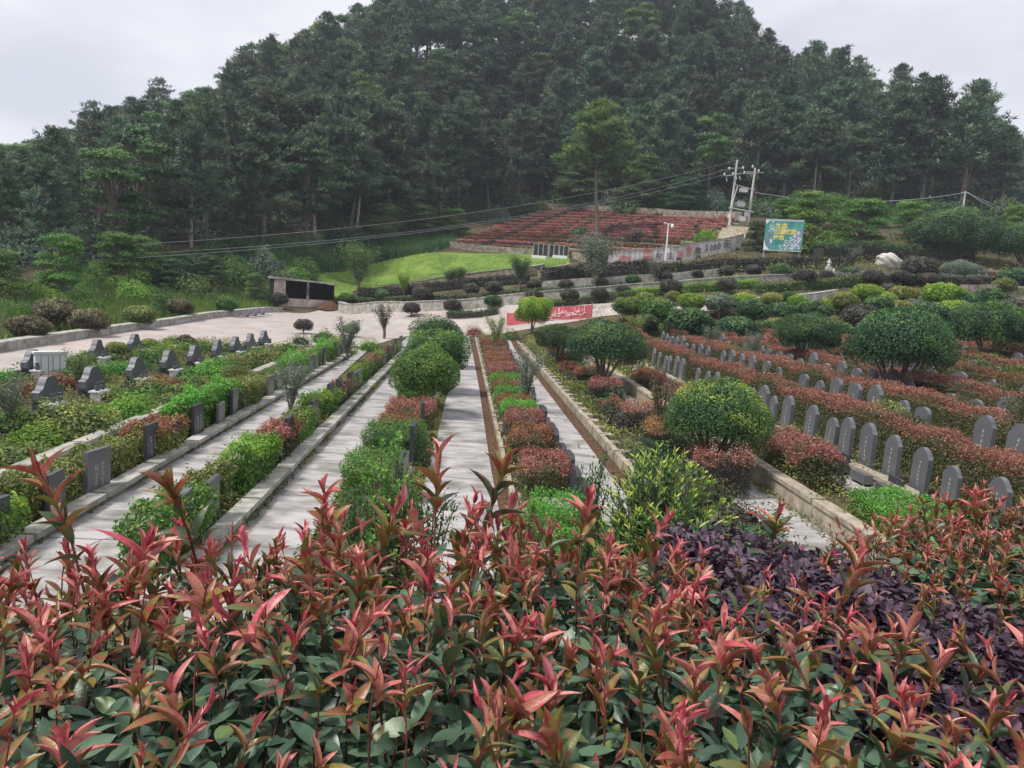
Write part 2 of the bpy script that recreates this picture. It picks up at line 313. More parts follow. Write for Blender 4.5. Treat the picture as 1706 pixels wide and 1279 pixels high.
sheet('path', 'wide pale stained path left of the round-crowned trees', xs(7, 52, -3.3, -4.3), xs(7, 52, -2.15, -2.6), MT['conc'], .035)
sheet('path', 'pale stained path in the middle, left of the brown channel', xs(7, 54, -.75, -.55), [(.85, 7), (.62, 16), (.45, 29), (-.03, 54)], MT['conc'], .035)
sheet('channel', 'brown drain full of dead leaves beside the middle path', [(.85, 7), (.62, 16), (.45, 29), (-.03, 53)], [(1.02, 7), (.92, 16), (.78, 28), (.32, 53)], MT['channel'], .02)
sheet('path', 'smooth pale path between the dark slabs and the second brown channel', xs(7, 54, 2.2, 2.5), xs(7, 54, 3.38, 2.75), MT['conc'], .035)
sheet('channel', 'brown drain full of dead leaves beside the right path', xs(7, 54, 3.38, 2.75), xs(7, 54, 3.66, 3.1), MT['channel'], .02)
sheet('path', 'pale path below the stepped beige kerb, behind the big round tree', xs(7, 50, 5.45), xs(7, 50, 6.5), MT['conc'], .035)
sheet('path', 'pale path in front of the first terrace of arched headstones', xs(8, 50, 8.5), xs(8, 50, 9.25), MT['conc'], .035)
lawnL = [tuple(tg(*p, ymin=78)[:2]) for p in ((558, 499), (585, 493), (612, 490), (640, 482), (700, 473), (760, 466), (860, 457), (945, 447))]
lawnR = [tuple(tg(*p, ymin=80)[:2]) for p in ((520, 459), (560, 455), (600, 446), (640, 436), (690, 426), (740, 421), (850, 423), (950, 430))]
sheet('lawn', 'bright green mown slope between the retaining wall and the red terraces', lawnL, lawnR, MT['lawn'], .06, .8, 24, 'lawn')

# kerbs and low walls: each a thing
def wallmesh(mb_, pts, h, th, z0=-.3, zt_=None, mi=0, cap=0, capmi=0):
    """wall along ground points (x,y[,z]); cap = overhanging coping height"""
    P = np.asarray(pts, float); seg = np.gradient(P[:, :2], axis=0); seg /= np.linalg.norm(seg, axis=1)[:, None]; nn = np.stack([seg[:, 1], -seg[:, 0]], 1)
    G = zt(P[:, 0], P[:, 1]) if P.shape[1] == 2 else P[:, 2]
    H_ = np.broadcast_to(np.asarray(h, float), (len(P),))
    def strip(o, zlo, zhi, m_i):
        a = P[:, :2]+nn*o; b = P[:, :2]-nn*o; k = len(P)
        V = np.concatenate([np.c_[a, zlo], np.c_[a, zhi], np.c_[b, zhi], np.c_[b, zlo]])
        F_ = []
        for i in range(k-1):
            for q in range(4): r_ = (q+1) % 4; F_.append((q*k+i, q*k+i+1, r_*k+i+1, r_*k+i))
        F_ += [(0, k, 2*k, 3*k), (k-1, 4*k-1, 3*k-1, 2*k-1)]
        mb_.add(V, F_, m_i)
    strip(th/2, G+z0, G+H_, mi)
    if cap: strip(th/2+.05, G+H_+.002, G+H_+cap, capmi)
    return mb_
def lin(a, b, k): return np.linspace(a, b, k)
def yline(x0, x1, y0, y1, k=30): return np.stack([lin(x0, x1, k), lin(y0, y1, k)], 1)
def wall_thing(name, label, cat, pts, h, th, mat, cap=0, capmat=None, z0=-.3):
    t = thing(name, label, cat)
    wallmesh(MB(), pts, h, th, z0).build('wall', mat, t)
    if cap:
        m_ = MB(); P = np.asarray(pts, float); G = zt(P[:, 0], P[:, 1]) if P.shape[1] == 2 else P[:, 2]
        wallmesh(m_, np.c_[P[:, :2], G+np.broadcast_to(h, (len(P),))+.002], cap, th+.1, 0); m_.build('coping', capmat or mat, t)
    return t
LW = np.array([(-18.3, 8), (-18.3, 20), (-18.4, 29.4), (-18.7, 34.8), (-18.95, 42.5), (-18.9, 49.3), (-18.6, 61.0), (-17.9, 70.9)])
q = np.linspace(0, 7, 60); LW = np.stack([np.interp(q, range(8), LW[:, 0]), np.interp(q, range(8), LW[:, 1])], 1)
wall_thing('stone_wall', 'long low grey stone wall curving along the left edge of the forecourt', 'wall', LW, .36, .4, MT['stone'], .07, MT['stone'])
for x0, x1, lb in ((1.06, .38, 'thin pale kerb beside the brown channel of the middle path'), (3.78, 3.2, 'stepped beige kerb beside the second brown channel')):
    t = thing('kerb', lb, 'kerb'); m_ = MB()
    for k in range(44):
        y = 8+k*1.02; x = x0+(x1-x0)*(y-7)/46; m_.box(x-.05, x+(.05 if x0 < 2 else .08), y, y+.99, -.1, (.16 if x0 < 2 else .24)+.02*(k % 2), 0)
    m_.build('kerb_stones', MT['beige'], t); m2 = MB()
    for k in range(44):
        y = 8+k*1.02; x = x0+(x1-x0)*(y-7)/46; m2.box(x+.09, x+(.2 if x0 < 2 else .36), y+.1, y+.45, .02, .14 if x0 < 2 else .2, 0)
    m2.build('paving_stones', MT['beige'], t)
def kerbrow(x, y0, y1, h, label, mat='beige'):
    t = thing('kerb', label, 'kerb'); m_ = MB(); c = MB(); y = y0
    while y < y1:
        g = zf(x); m_.box(x-.09, x+.09, y, y+1.98, g-.2, g+h, 0); c.box(x-.13, x+.16, y+.02, y+1.94, g+h+.002, g+h+.09, 0); y += 2
    m_.build('kerb_blocks', MT[mat], t); c.build('capstones', MT[mat], t)
kerbrow(6.62, 9, 46, .38, 'tall beige block kerb with cap stones behind the big round tree')
kerbrow(9.32, 9, 48, .2, 'beige kerb at the foot of the first terrace of arched headstones')
kerbrow(12.05, 10, 48, .22, 'kerb at the foot of the second terrace of headstones')
kerbrow(-3.42, 8, 40, .16, 'thin mossy kerb along the left edge of the wide path', 'stone')
kerbrow(-5.86, 8, 36, .12, 'thin kerb under the leftmost row of upright slabs', 'stone')
kerbrow(-7.72, 9, 36, .2, 'pale stone edge of the low bed with black memorials', 'stone')

# ------------------------------------------------------------------ foliage builders
def unit(v): return v/(np.linalg.norm(v, axis=-1, keepdims=True)+1e-9)
def leaves(mb_, P, Nn, size, mi=0, tint=None, asp=.5, spread=.7, up=0.0, g=rng):
    k = len(P); n_ = unit(Nn+spread*g.normal(size=(k, 3))+np.array([0, 0, up]))
    d = unit(np.cross(n_, g.normal(size=(k, 3)))); s_ = np.cross(n_, d)
    L = (np.broadcast_to(size, (k,))*g.uniform(.65, 1.3, k))[:, None]; W = L*asp*.5
    V = np.stack([P-d*L*.5, P+s_*W-n_*L*.06, P+d*L*.5, P-s_*W-n_*L*.06], 1).reshape(-1, 3)
    if tint is None: tint = g.uniform(0, 1, k)
    return mb_.add(V, np.arange(4*k).reshape(k, 4), mi, tint)
def blades(mb_, P, D, L, W, mi=0, tint=None, g=rng):
    k = len(P); s_ = unit(np.cross(D, g.normal(size=(k, 3)))); L = np.broadcast_to(L, (k,))[:, None]; W = np.broadcast_to(W, (k,))[:, None]
    V = np.stack([P-s_*W*.5, P+s_*W*.5, P+D*L], 1).reshape(-1, 3)
    return mb_.add(V, np.arange(3*k).reshape(k, 3), mi, tint)
def sphere_pts(k, g=rng):
    v = unit(g.normal(size=(k, 3))); return v
def lump(v, seed, amp=.1, fr=3.0):
    g = np.random.default_rng(seed); o = np.zeros(len(v))
    for _ in range(7):
        w_ = g.normal(size=3)*fr; o += np.sin(v@w_+g.uniform(0, 6.3))
    return 1+amp*o/2.6
def crown_mesh(seed, k, size, flat=.75, cut=-.55, amp=.08, depth=.22, fr=3.2, asp=.5, topt=.3, spread=.7):
    """clipped crown: radius 1 in plan, centred on its middle"""
    g = np.random.default_rng(seed); v = sphere_pts(k, g); v = v[v[:, 2] > cut-g.uniform(0, .25, len(v))]
    r_ = lump(v, seed+1, amp, fr)*(1-depth*g.uniform(0, 1, len(v))**1.6)
    P = v*r_[:, None]*np.array([1, 1, flat]); m_ = MB()
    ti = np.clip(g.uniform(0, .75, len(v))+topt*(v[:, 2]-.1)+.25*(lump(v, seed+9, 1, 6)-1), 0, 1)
    leaves(m_, P, v, size, 0, ti, asp, spread, g=g)
    # larger leaves in the darkest tint fill the core
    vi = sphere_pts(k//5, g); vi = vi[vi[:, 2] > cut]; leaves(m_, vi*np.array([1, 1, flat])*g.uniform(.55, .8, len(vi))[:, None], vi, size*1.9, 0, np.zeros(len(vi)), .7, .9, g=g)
    return m_
def boxhedge(mb_, x0, x1, y0, y1, z0, z1, size, dens, side=0, top=1, g=rng, topd=.12, rough=.04):
    lx, ly, lz = x1-x0, y1-y0, z1-z0
    A = [lx*ly, ly*lz, ly*lz, lx*lz, lx*lz]; tot = int(sum(A)*dens*1.3); pick = g.choice(5, tot, p=np.array(A)/sum(A)); u1, u2 = g.uniform(0, 1, (2, tot))
    P = np.zeros((tot, 3)); Nn = np.zeros((tot, 3))
    for f_, (ax, sg) in enumerate(((2, 1), (0, -1), (0, 1), (1, -1), (1, 1))):
        q_ = pick == f_; a, b = u1[q_], u2[q_]
        if ax == 2: P[q_] = np.stack([x0+lx*a, y0+ly*b, np.full(q_.sum(), z1)], 1)
        if ax == 0: P[q_] = np.stack([np.full(q_.sum(), x1 if sg > 0 else x0), y0+ly*a, z0+lz*b], 1)
        if ax == 1: P[q_] = np.stack([x0+lx*a, np.full(q_.sum(), y1 if sg > 0 else y0), z0+lz*b], 1)
        Nn[q_, ax] = sg
    inset = g.uniform(0, 1, tot)**1.5*.12
    c = np.array([(x0+x1)/2, (y0+y1)/2, 0]); P += Nn*(rough*np.sin(P[:, :1]*5+P[:, 1:2]*4+P[:, 2:]*6)-inset[:, None])
    P += g.normal(size=P.shape)*np.array([.03, .03, .022])
    uu = np.abs(P[:, 0]-(x0+x1)/2)/(lx/2); vv = np.abs(P[:, 1]-(y0+y1)/2)/(ly/2); tz = np.clip((P[:, 2]-z0)/lz, 0, 1)
    lumpz = .10*np.sin(P[:, 0]*4.1+y0*7)*np.cos(P[:, 1]*3.3+y0*5)+.045*np.sin(P[:, 0]*9+P[:, 1]*8)
    topz0 = P[:, 2] > z1-topd-g.uniform(0, .08, tot)
    P[:, 2] += (lumpz-.13*np.minimum(1.3, uu**7+vv**7)*lz)*tz+(g.exponential(.03, tot)*(g.uniform(0, 1, tot) < .35))*tz
    sh_ = .055*np.sin(P[:, 2]*6+P[:, 1]*5+x0)+.05*np.sin(P[:, 1]*2.7+P[:, 0]*3+y0); P[:, 0] += np.where(Nn[:, 0] != 0, Nn[:, 0]*sh_, 0); P[:, 1] += np.where(Nn[:, 1] != 0, Nn[:, 1]*sh_, 0)
    istop = topz0 & (np.sin(P[:, 0]*5+y0*3)*np.cos(P[:, 1]*4.4+x0*9)+g.normal(size=tot)*.35 > -.75)
    for m_i, q_ in ((side, ~istop), (top, istop)):
        if q_.any(): leaves(mb_[m_i], P[q_], Nn[q_]+np.array([0, 0, .3]), size, 0, g.uniform(0, 1, q_.sum()), .5, .7, g=g)
def core(mb_, x0, x1, y0, y1, z0, z1): mb_.box(x0+.2, x1-.2, y0+.2, y1-.2, z0, z1-.26)
def block_hedge(label, x0, x1, y0, y1, h, top='red', side='redgreen', size=.05, dens=900, group=None, z=None, name='hedge_block'):
    t = thing(name, label, 'hedge', ((x0+x1)/2, (y0+y1)/2, float(zt((x0+x1)/2, (y0+y1)/2)) if z is None else z), group=group)
    a, b = MB(), MB(); hx, hy = (x1-x0)/2, (y1-y0)/2
    boxhedge((a, b), -hx, hx, -hy, hy, .06, h, size, dens); core(a, -hx, hx, -hy, hy, 0, h)
    a.build('lower_leaves', MT[side], t); b.build('top_leaves', MT[top], t)
    return t
def long_hedge(label, pts, w_, h, top='red', side='redgreen', size=.05, dens=800, name='hedge', group=None, wob=.05, topfrac=.15, hv=.12, gaps=()):
    """hedge along ground points (x,y)"""
    P0 = np.asarray(pts, float); s_ = np.r_[0, np.cumsum(np.hypot(*np.diff(P0[:, :2], axis=0).T))]; Ltot = s_[-1]
    g = rng; A = [Ltot*w_, Ltot*h, Ltot*h]; tot = int(sum(A)*dens+2*w_*h*dens)
    q_ = g.uniform(0, Ltot, tot)
    for ga, gb in gaps: q_ = q_[(q_ < ga*Ltot) | (q_ > gb*Ltot)]
    tot = len(q_); x = np.interp(q_, s_, P0[:, 0]); y = np.interp(q_, s_, P0[:, 1])
    dx = np.interp(q_+.2, s_, P0[:, 0])-np.interp(q_-.2, s_, P0[:, 0]); dy = np.interp(q_+.2, s_, P0[:, 1])-np.interp(q_-.2, s_, P0[:, 1])
    tn = unit(np.stack([dx, dy, dx*0], 1)); nn = np.stack([tn[:, 1], -tn[:, 0], tn[:, 0]*0], 1)
    pick = g.choice(3, tot, p=np.array(A)/sum(A)); hh = h*(1+hv*np.sin(q_*1.1+np.sin(q_*.43)*2)*.6+hv*.5*np.sin(q_*3.7)); ww = w_*(1+.12*np.sin(q_*.9+1))
    o = np.where(pick == 0, g.uniform(-.5, .5, tot), np.where(pick == 1, .5, -.5))*ww; zz = np.where(pick == 0, hh, g.uniform(.03, 1, tot)*hh)
    ins = g.uniform(0, 1, tot)**1.5*.14*min(1, w_)
    Nn = np.where((pick == 0)[:, None], np.array([0, 0, 1.]), nn*np.where(pick == 1, 1, -1)[:, None])
    X = np.stack([x, y, zt(x, y)], 1)+nn*o[:, None]; X[:, 2] += zz; X += -Nn*ins[:, None]+g.normal(size=X.shape)*wob*.6
    istop = (zz > hh*(1-topfrac)-g.uniform(0, .1, tot)*h) & (np.sin(q_*1.9+o*3)+np.sin(q_*.7+1.3)*.8+g.normal(size=tot)*.35 > -1.0)
    c0 = P0[len(P0)//2]; base = np.array([c0[0], c0[1], float(zt(c0[0], c0[1]))]); t = thing(name, label, 'hedge', base, group=group)
    a, b = MB(), MB()
    leaves(a, X[~istop]-base, Nn[~istop]+np.array([0, 0, .3]), size, 0, None, .5, .7); leaves(b, X[istop]-base, Nn[istop], size, 0, None, .5, .8)
    k = max(2, int(Ltot/1.0)); qq = np.linspace(.1, Ltot-.1, k)
    if not gaps:
        pc = np.stack([np.interp(qq, s_, P0[:, 0])-base[0], np.interp(qq, s_, P0[:, 1])-base[1]], 1)
        wallmesh(a, np.c_[pc, zt(pc[:, 0]+base[0], pc[:, 1]+base[1])-base[2]], h*.8, w_*.62, 0)
    a.build('lower_leaves', MT[side], t)
    if istop.any(): b.build('top_leaves', MT[top], t)
    return t

# ------------------------------------------------------------------ headstones
def arch_prof(w_, h, kind):
    if kind == 'ogee':
        a = [(-w_/2, 0), (w_/2, 0), (w_/2, h*.78), (w_*.40, h*.84), (w_*.34, h*.90)]; th = np.linspace(.55, np.pi-.55, 9)
        arc = [(math.cos(t_)*w_*.36, h*.80+math.sin(t_)*h*.20) for t_ in th]
        return a+arc+[(-w_*.34, h*.90), (-w_*.40, h*.84), (-w_/2, h*.78)]
    if kind == 'round':
        return [(-w_/2, 0), (w_/2, 0), (w_/2, h*.82)]+[(math.cos(t_)*w_*.5, h*.82+math.sin(t_)*h*.18) for t_ in np.linspace(.15, np.pi-.15, 11)]+[(-w_/2, h*.82)]
    if kind == 'cut':
        return [(-w_/2, 0), (w_/2, 0), (w_/2, h*.9), (w_*.32, h), (-w_*.32, h), (-w_/2, h*.9)]
    if kind == 'flat': return [(-w_/2, 0), (w_/2, 0), (w_/2, h), (-w_/2, h)]
    if kind == 'hill':
        r_ = []
        for t_ in np.linspace(-1, 1, 21):
            z = .36+.64/(1+(abs(t_)/.58)**5)+.06*math.exp(-((abs(t_)-.9)/.1)**2)
            r_.append((t_*w_/2, h*z))
        return [(-w_/2, h*.12), (-w_*.42, 0), (w_*.42, 0), (w_/2, h*.12)]+r_[::-1]
def engraving(h, w_, x, face, g, cols=1):
    m_ = MB()
    for c in range(cols):
        y0 = (c-(cols-1)/2)*w_*.3
        for k in range(6 if cols == 1 else 5):
            z = h*(.78-k*.10); s_ = w_*.06
            for _ in range(3):
                a, b = g.uniform(-s_, s_, 2)
                if g.random() < .5: m_.box(x, x+face*.004, y0-s_, y0+s_*g.uniform(.3, 1), z+a*.8, z+a*.8+.008)
                else: m_.box(x, x+face*.004, y0+a, y0+a+.009, z-s_, z+s_)
    return m_
def stone_proto(kind, w_, h, th, face, mat, basemat, seed, slab=None, ledger=None, cols=1):
    """headstone whose inscribed side looks along x*face; origin at its foot"""
    g = np.random.default_rng(seed)
    t = thing('headstone', 'x', 'headstone'); ch = []
    m_ = MB(); m_.prism([(a, b+.12) for a, b in arch_prof(w_, h, kind)], -th/2, th/2); a = m_.build('slab', MT[mat], t); ch.append(a)
    b = MB(); b.box(-th*1.1, th*1.1, -w_*.62, w_*.62, 0, .12); ch.append(b.build('base', MT[basemat], t))
    e = engraving(h, w_, face*th/2, face, g, cols); kids(a, e.build('inscription', MT['gold'], a))
    if slab:                # grave cover in front
        c = MB(); L_, z_ = slab; c.box(*sorted((face*th*1.2, face*(th*1.2+L_))), -w_*.6, w_*.6, 0, z_); ch.append(c.build('grave_cover', MT[basemat], t))
    if ledger:
        c = MB(); lw, lh, off = ledger; c.box(*sorted((face*off, face*(off+.07))), -lw/2, lw/2, 0, lh); ch.append(c.build('lower_tablet', MT['darkstone'], t))
    kids(t, *ch); return t
pr = dict(
 ogee=stone_proto('ogee', .62, 1.12, .12, -1, 'granite', 'darkstone', 1, (.75, .2), (.6, .45, .55)),
 ogee2=stone_proto('ogee', .66, 1.2, .12, -1, 'granite', 'granite', 2, (.75, .24)),
 round=stone_proto('round', .64, 1.05, .12, -1, 'granite', 'darkstone', 3, (.75, .2)),
 flat=stone_proto('flat', .72, .86, .09, 1, 'granite', 'stone', 4, None, None, 2),
 flatd=stone_proto('flat', .6, .95, .09, 1, 'darkstone', 'stone', 5, None, None, 2),
 cut=stone_proto('cut', .62, .72, .1, 1, 'darkstone', 'stone', 6, (-.9, .16)))
first = {k: True for k in pr}
def place(kind, x, y, label, group, rz=0, sc=1, z=None):
    zz = float(zt(x, y)) if z is None else z
    if first[kind]:
        first[kind] = False; o = pr[kind]; o.location = (x, y, zz); o.rotation_euler = (0, 0, rz); o.scale = (sc,)*3; o['label'] = label; o['group'] = group; return o
    return copy_thing(pr[kind], (x, y, zz), rz, sc, label, group)
def vis(p, m=60):
    """pixel of a point in the photo frame, to leave out what lies far outside it"""
    v = np.asarray(p, float)-CAM; z = v@cf
    if z < .1: return False
    a = v@cr/z*FPX+853; b = 640-v@cu/z*FPX
    return -m < a < 1706+m and -m < b < 1279+m
def row(x, y0, y1, step, kinds, label, group, jit=.13, skip=.0, sc=1.0):
    i = 0; y = y0
    while y < y1:
        if rng.random() >= skip and vis((x, y, zf(x)+.8), 20):
            o_ = place(kinds[int(rng.integers(len(kinds)))], x+rng.normal()*.02, y, label % nth(i), group, rng.normal()*.05, sc*rng.uniform(.84, 1.08)); o_.rotation_euler[0] = rng.normal()*.022; o_.rotation_euler[1] = rng.normal()*.02; i += 1
        y += step*(1+rng.normal()*jit)
row(-5.98, 9.6, 37, 1.2, ['flat', 'flat', 'flatd'], '%s upright rectangular slab from the near end of the leftmost row along the path', 'upright slabs of the leftmost path row', sc=.82, skip=.06)
row(-3.68, 9.8, 40, 1.15, ['flatd', 'flat', 'flatd'], '%s upright slab from the near end of the overgrown row along the wide path', 'upright slabs of the overgrown row', skip=.35, sc=.9)
row(-1.05, 10.5, 45, 2.4, ['flatd', 'cut'], '%s dark slab from the near end under the round-crowned trees', 'dark slabs under the round-crowned trees', skip=.2)
row(2.08, 8.6, 46, 1.18, ['cut'], '%s low dark clipped-corner stone from the near end beside the smooth path', 'low dark stones beside the smooth path')
row(9.75, 10.2, 49, 1.18, ['ogee', 'ogee', 'ogee2'], '%s grey arched headstone from the near end of the first right-hand terrace', 'grey headstones of the first terrace', sc=.9, skip=.05)
row(12.5, 13.5, 48, 1.22, ['ogee2', 'round', 'ogee'], '%s grey arched headstone from the near end of the second right-hand terrace', 'grey headstones of the second terrace', skip=.1)
row(15.3, 17, 48, 1.25, ['round', 'ogee2'], '%s grey headstone from the near end of the third right-hand terrace', 'grey headstones of the third terrace', skip=.15)
row(18.1, 21, 46, 1.5, ['round', 'ogee2'], '%s grey headstone from the near end of the fourth right-hand terrace', 'grey headstones of the fourth terrace', skip=.2)
row(20.9, 25, 46, 1.6, ['round'], '%s grey headstone from the near end of the fifth right-hand terrace', 'grey headstones of the fifth terrace')
row(23.8, 29, 45, 1.8, ['round'], '%s grey headstone from the near end of the sixth right-hand terrace', 'grey headstones of the sixth terrace')

# black hill-shaped memorials with white altars on the left
hp = thing('memorial_headstone', 'x', 'headstone')
m_ = MB(); m_.prism([(a, b+.34) for a, b in arch_prof(1.2, .74, 'hill')], -.11, .11); hs_ = m_.build('headstone_slab', noisemat('slate_blue_granite', (.075, .08, .10), (.13, .135, .16), (1, 1, 1), 50, .4, .5, 0, .3, .7, (.22, .22, .24), 1.5, .4), hp)
m_ = MB(); m_.box(-.2, .2, -.45, .45, 0, .34); m_.box(-.3, .3, -.6, .6, -.05, .1); hb_ = m_.build('plinth', MT['darkstone'], hp)
m_ = MB(); m_.box(.32, .62, -.7, -.12, .0, .34); m_.box(.28, .66, -.75, -.08, .341, .39); ha_ = m_.build('altar', MT['white'], hp)
m_ = MB(); [m_.lathe([(.0, 0), (.06, 0), (.1, .1), (.05, .2), (.09, .26), (0, .26)], 10, 0, (.47, yy, .392)) for yy in (-.56, -.26)]; m_.box(.622, .626, -.6, -.22, .06, .26); hv_ = m_.build('vases', MT['darkstone'], ha_)
kids(hp, hs_, hb_, ha_); kids(ha_, hv_)
fh = [True]
def memorial(x, y, sc, label, group, rz=0):
    z = float(zt(x, y))
    if fh[0]: fh[0] = False; hp.location = (x, y, z); hp.scale = (sc,)*3; hp['label'] = label; hp['group'] = group; hp.rotation_euler = (0, 0, rz); return
    copy_thing(hp, (x, y, z), rz, sc, label, group)
for i, y in enumerate((16.2, 19.1, 21.2, 23.9, 26.3, 28.6, 31.0, 33.2, 35.3, 37.4)):
    memorial(-10.6+.04*i, y, .86 if i < 5 else .84, '%s dark hill-shaped headstone from the near end of the front row on the left bed' % nth(i), 'front row of hill-shaped headstones', rng.normal()*.04)
for i, y in enumerate((20.8, 24.3, 28.4, 31.5)):
    memorial(-13.9, y, .84, '%s dark hill-shaped headstone from the near end of the back row near the forecourt' % nth(i), 'back row of hill-shaped headstones', rng.normal()*.04)
t = thing('white_tomb', 'white marble tomb front with thin dark vertical lines, between dark headstones at the far left', 'tomb', (-13.3, 24.2, float(zt(-13.3, 24.2))), -.85, sc=(.55, .5, .72))
m_ = MB(); m_.box(-.25, .25, -.85, .85, 0, 1.15); m_.box(-.3, .3, -.95, .95, 1.151, 1.25); m_.build('marble_front', MT['white'], t)
m_ = MB(); [m_.box(.251, .262, a-.012, a+.012, .15, 1.1) for a in (-.55, -.15, .1, .5)]; m_.build('joint_lines', MT['darkstone'], t)
m_ = MB(); m_.box(-.4, .5, -1.05, 1.05, -.1, .1); m_.build('base', MT['darkstone'], t)

# ------------------------------------------------------------------ hedges beside and between the graves
def y_of(px, py, z): return float(plane(px, py, z)[1])
# long terrace hedges on the right
long_hedge('low red-topped hedge right behind the first terrace of arched headstones', yline(10.9, 10.8, 12.2, 50), .8, 1.12, 'red', 'redgreen', .055, 1500, topfrac=.2)
long_hedge('yellow-green end block of the hedge behind the first terrace', yline(10.9, 10.9, 10.2, 12.0, 6), .9, .95, 'olive', 'olive', .055, 1500)
long_hedge('red-topped hedge behind the second terrace of headstones', yline(13.75, 13.6, 14.5, 50), .8, 1.15, 'red', 'redgreen', .055, 1100, topfrac=.2)
long_hedge('red-topped hedge behind the third terrace of headstones', yline(16.55, 16.4, 17, 49), .8, 1.15, 'red', 'redgreen', .06, 850, topfrac=.25)
long_hedge('rusty hedge behind the fourth terrace of headstones', yline(19.4, 19.3, 21, 48), .8, 1.15, 'rust', 'redgreen', .065, 700, topfrac=.25)
long_hedge('red-topped hedge behind the fifth terrace of headstones', yline(22.3, 22.2, 25, 47), .8, 1.1, 'red', 'olive', .07, 600, topfrac=.25)
long_hedge('red hedge behind the sixth terrace of headstones', yline(25.2, 25.2, 28, 47), .8, 1.1, 'red', 'redgreen', .07, 600, topfrac=.3)
long_hedge('highest rusty hedge on the right slope below the topiary balls', yline(28.2, 28.2, 31, 50), 1.0, .9, 'rust', 'redgreen', .075, 500, topfrac=.3)
# blocks in front of the first terrace
bl = [(7.0, 8.3, 15.2, 17.6, .95, 'red', 'redgreen', 'square red-topped hedge block in front of the nearest tall arched headstones'),
 (7.0, 8.2, 24, 26, .9, 'red', 'plum', 'red-topped hedge block half way along the tall beige kerb'), (7.1, 8.0, 29, 31.5, .8, 'rust', 'plum', 'rusty hedge block far along the tall beige kerb'),
 (7.3, 8.8, 11.2, 13.2, .7, 'bright', 'green', 'fresh green mounded hedge right of the tall beige kerb, next to the foreground leaves'),
 (7.5, 8.5, 9.9, 11.0, .65, 'bright', 'green', 'smaller fresh green hedge at the right edge of the green mounded hedge')]
for x0, x1, y0, y1, h, a, b, lb in bl: block_hedge(lb, x0, x1, y0, y1, h, a, b, .055, 1300)
# bed between the two channels: stepped blocks between plots
cols = [(9.0, .7, 'bright', 'green'), (10.6, .75, 'bright', 'green'), (13.2, .85, 'red', 'redgreen'), (15.9, .85, 'rust', 'redgreen'), (18.3, .8, 'red', 'plum'), (20.6, .7, 'bright', 'green'), (22.2, .6, 'rust', 'redgreen'), (23.9, .65, 'bright', 'green'),
 (25.6, .65, 'rust', 'redgreen'), (27.3, .65, 'bright', 'green'), (29.2, .75, 'red', 'redgreen'), (31.2, .7, 'red', 'redgreen'), (33.6, .7, 'rust', 'redgreen'), (36, .7, 'red', 'redgreen'), (38.6, .7, 'red', 'redgreen'), (41.5, .7, 'rust', 'redgreen'), (44.6, .7, 'red', 'redgreen'), (47.5, .7, 'olive', 'redgreen')]
cn = {'bright': 'fresh green', 'red': 'red-topped', 'rust': 'rusty-topped', 'olive': 'olive'}
for i, (y, h, a, b) in enumerate(cols):
    block_hedge('%s hedge block, %s from the near end between the two brown channels' % (cn[a], nth(i)), 1.15-.03*i, 1.98+.006*i, y, y+.95+(.2 if i < 5 else 0), h, a, b, .045, 1500 if i < 7 else 900, group='hedge blocks between the two channels')
# bed under the round-crowned trees
for i, (y, h, a, b) in enumerate(((12.6, .8, 'green', 'green'), (15.2, .85, 'green', 'dark'), (17.6, .6, 'rust', 'redgreen'), (19.4, .7, 'red', 'redgreen'), (22.4, .75, 'bright', 'green'), (25.6, .7, 'green', 'green'), (29.5, .7, 'red', 'redgreen'), (34, .7, 'green', 'green'), (39, .7, 'rust', 'redgreen'), (44, .6, 'olive', 'redgreen'))):
    block_hedge('%s hedge block, %s from the near end of the bed under the round-crowned trees' % ({'green': 'green clipped', 'rust': 'rusty low', 'red': 'red-topped', 'bright': 'vivid green', 'olive': 'olive low'}[a], nth(i)), -2.1, -.86-.01*i if i % 2 else -1.12, y, y+1.3, h, a, b, .045, 1300 if i < 6 else 800, group='hedge blocks under the round-crowned trees')
# bed along the wide path (overgrown) and leftmost path row
pal = ['olive', 'green', 'red', 'olive', 'green', 'lime', 'rust', 'olive']
for i in range(17):
    y = 8.9+i*1.78; a = ['green', 'olive', 'lime', 'red', 'olive', 'green', 'lime', 'red', 'olive', 'lime', 'olive', 'red', 'olive', 'lime', 'rust', 'olive', 'olive'][i]
    block_hedge('%s ragged hedge clump, %s from the near end along the wide path' % ({'green': 'green', 'olive': 'olive and yellow', 'lime': 'yellow-green', 'red': 'red-tipped', 'rust': 'rusty'}[a], nth(i)), -4.12+.02*i, -3.85 if i % 4 == 1 else -3.52-.01*i, y, y+1.5, .78+.22*rng.random(), a, 'redgreen' if a in ('red', 'rust') else 'olive' if i % 2 else 'green', .065 if i < 7 else .05, 1150 if i < 8 else 800, group='ragged hedge clumps along the wide path')
for i in range(15):
    y = 8.8+i*1.9; a = ['lime', 'olive', 'olive', 'rust', 'bright', 'bright', 'olive', 'olive', 'green', 'bright', 'olive', 'green', 'bright', 'rust', 'olive'][i]
    block_hedge('%s hedge clump, %s from the near end behind the leftmost slab row' % ({'olive': 'olive', 'bright': 'bright feathery green', 'lime': 'yellow-green', 'rust': 'rusty', 'green': 'green'}[a], nth(i)), -6.66, -5.9 if i % 3 == 0 else -6.1, y, y+(1.8 if a == 'bright' else 1.3), 1.0 if a == 'bright' else .68+.2*rng.random(), a, 'green' if a in ('bright', 'lime', 'green') else 'olive', (.075 if a == 'bright' else .065) if i < 7 else .055, 1150 if i < 8 else 800, group='hedge clumps behind the leftmost slabs')

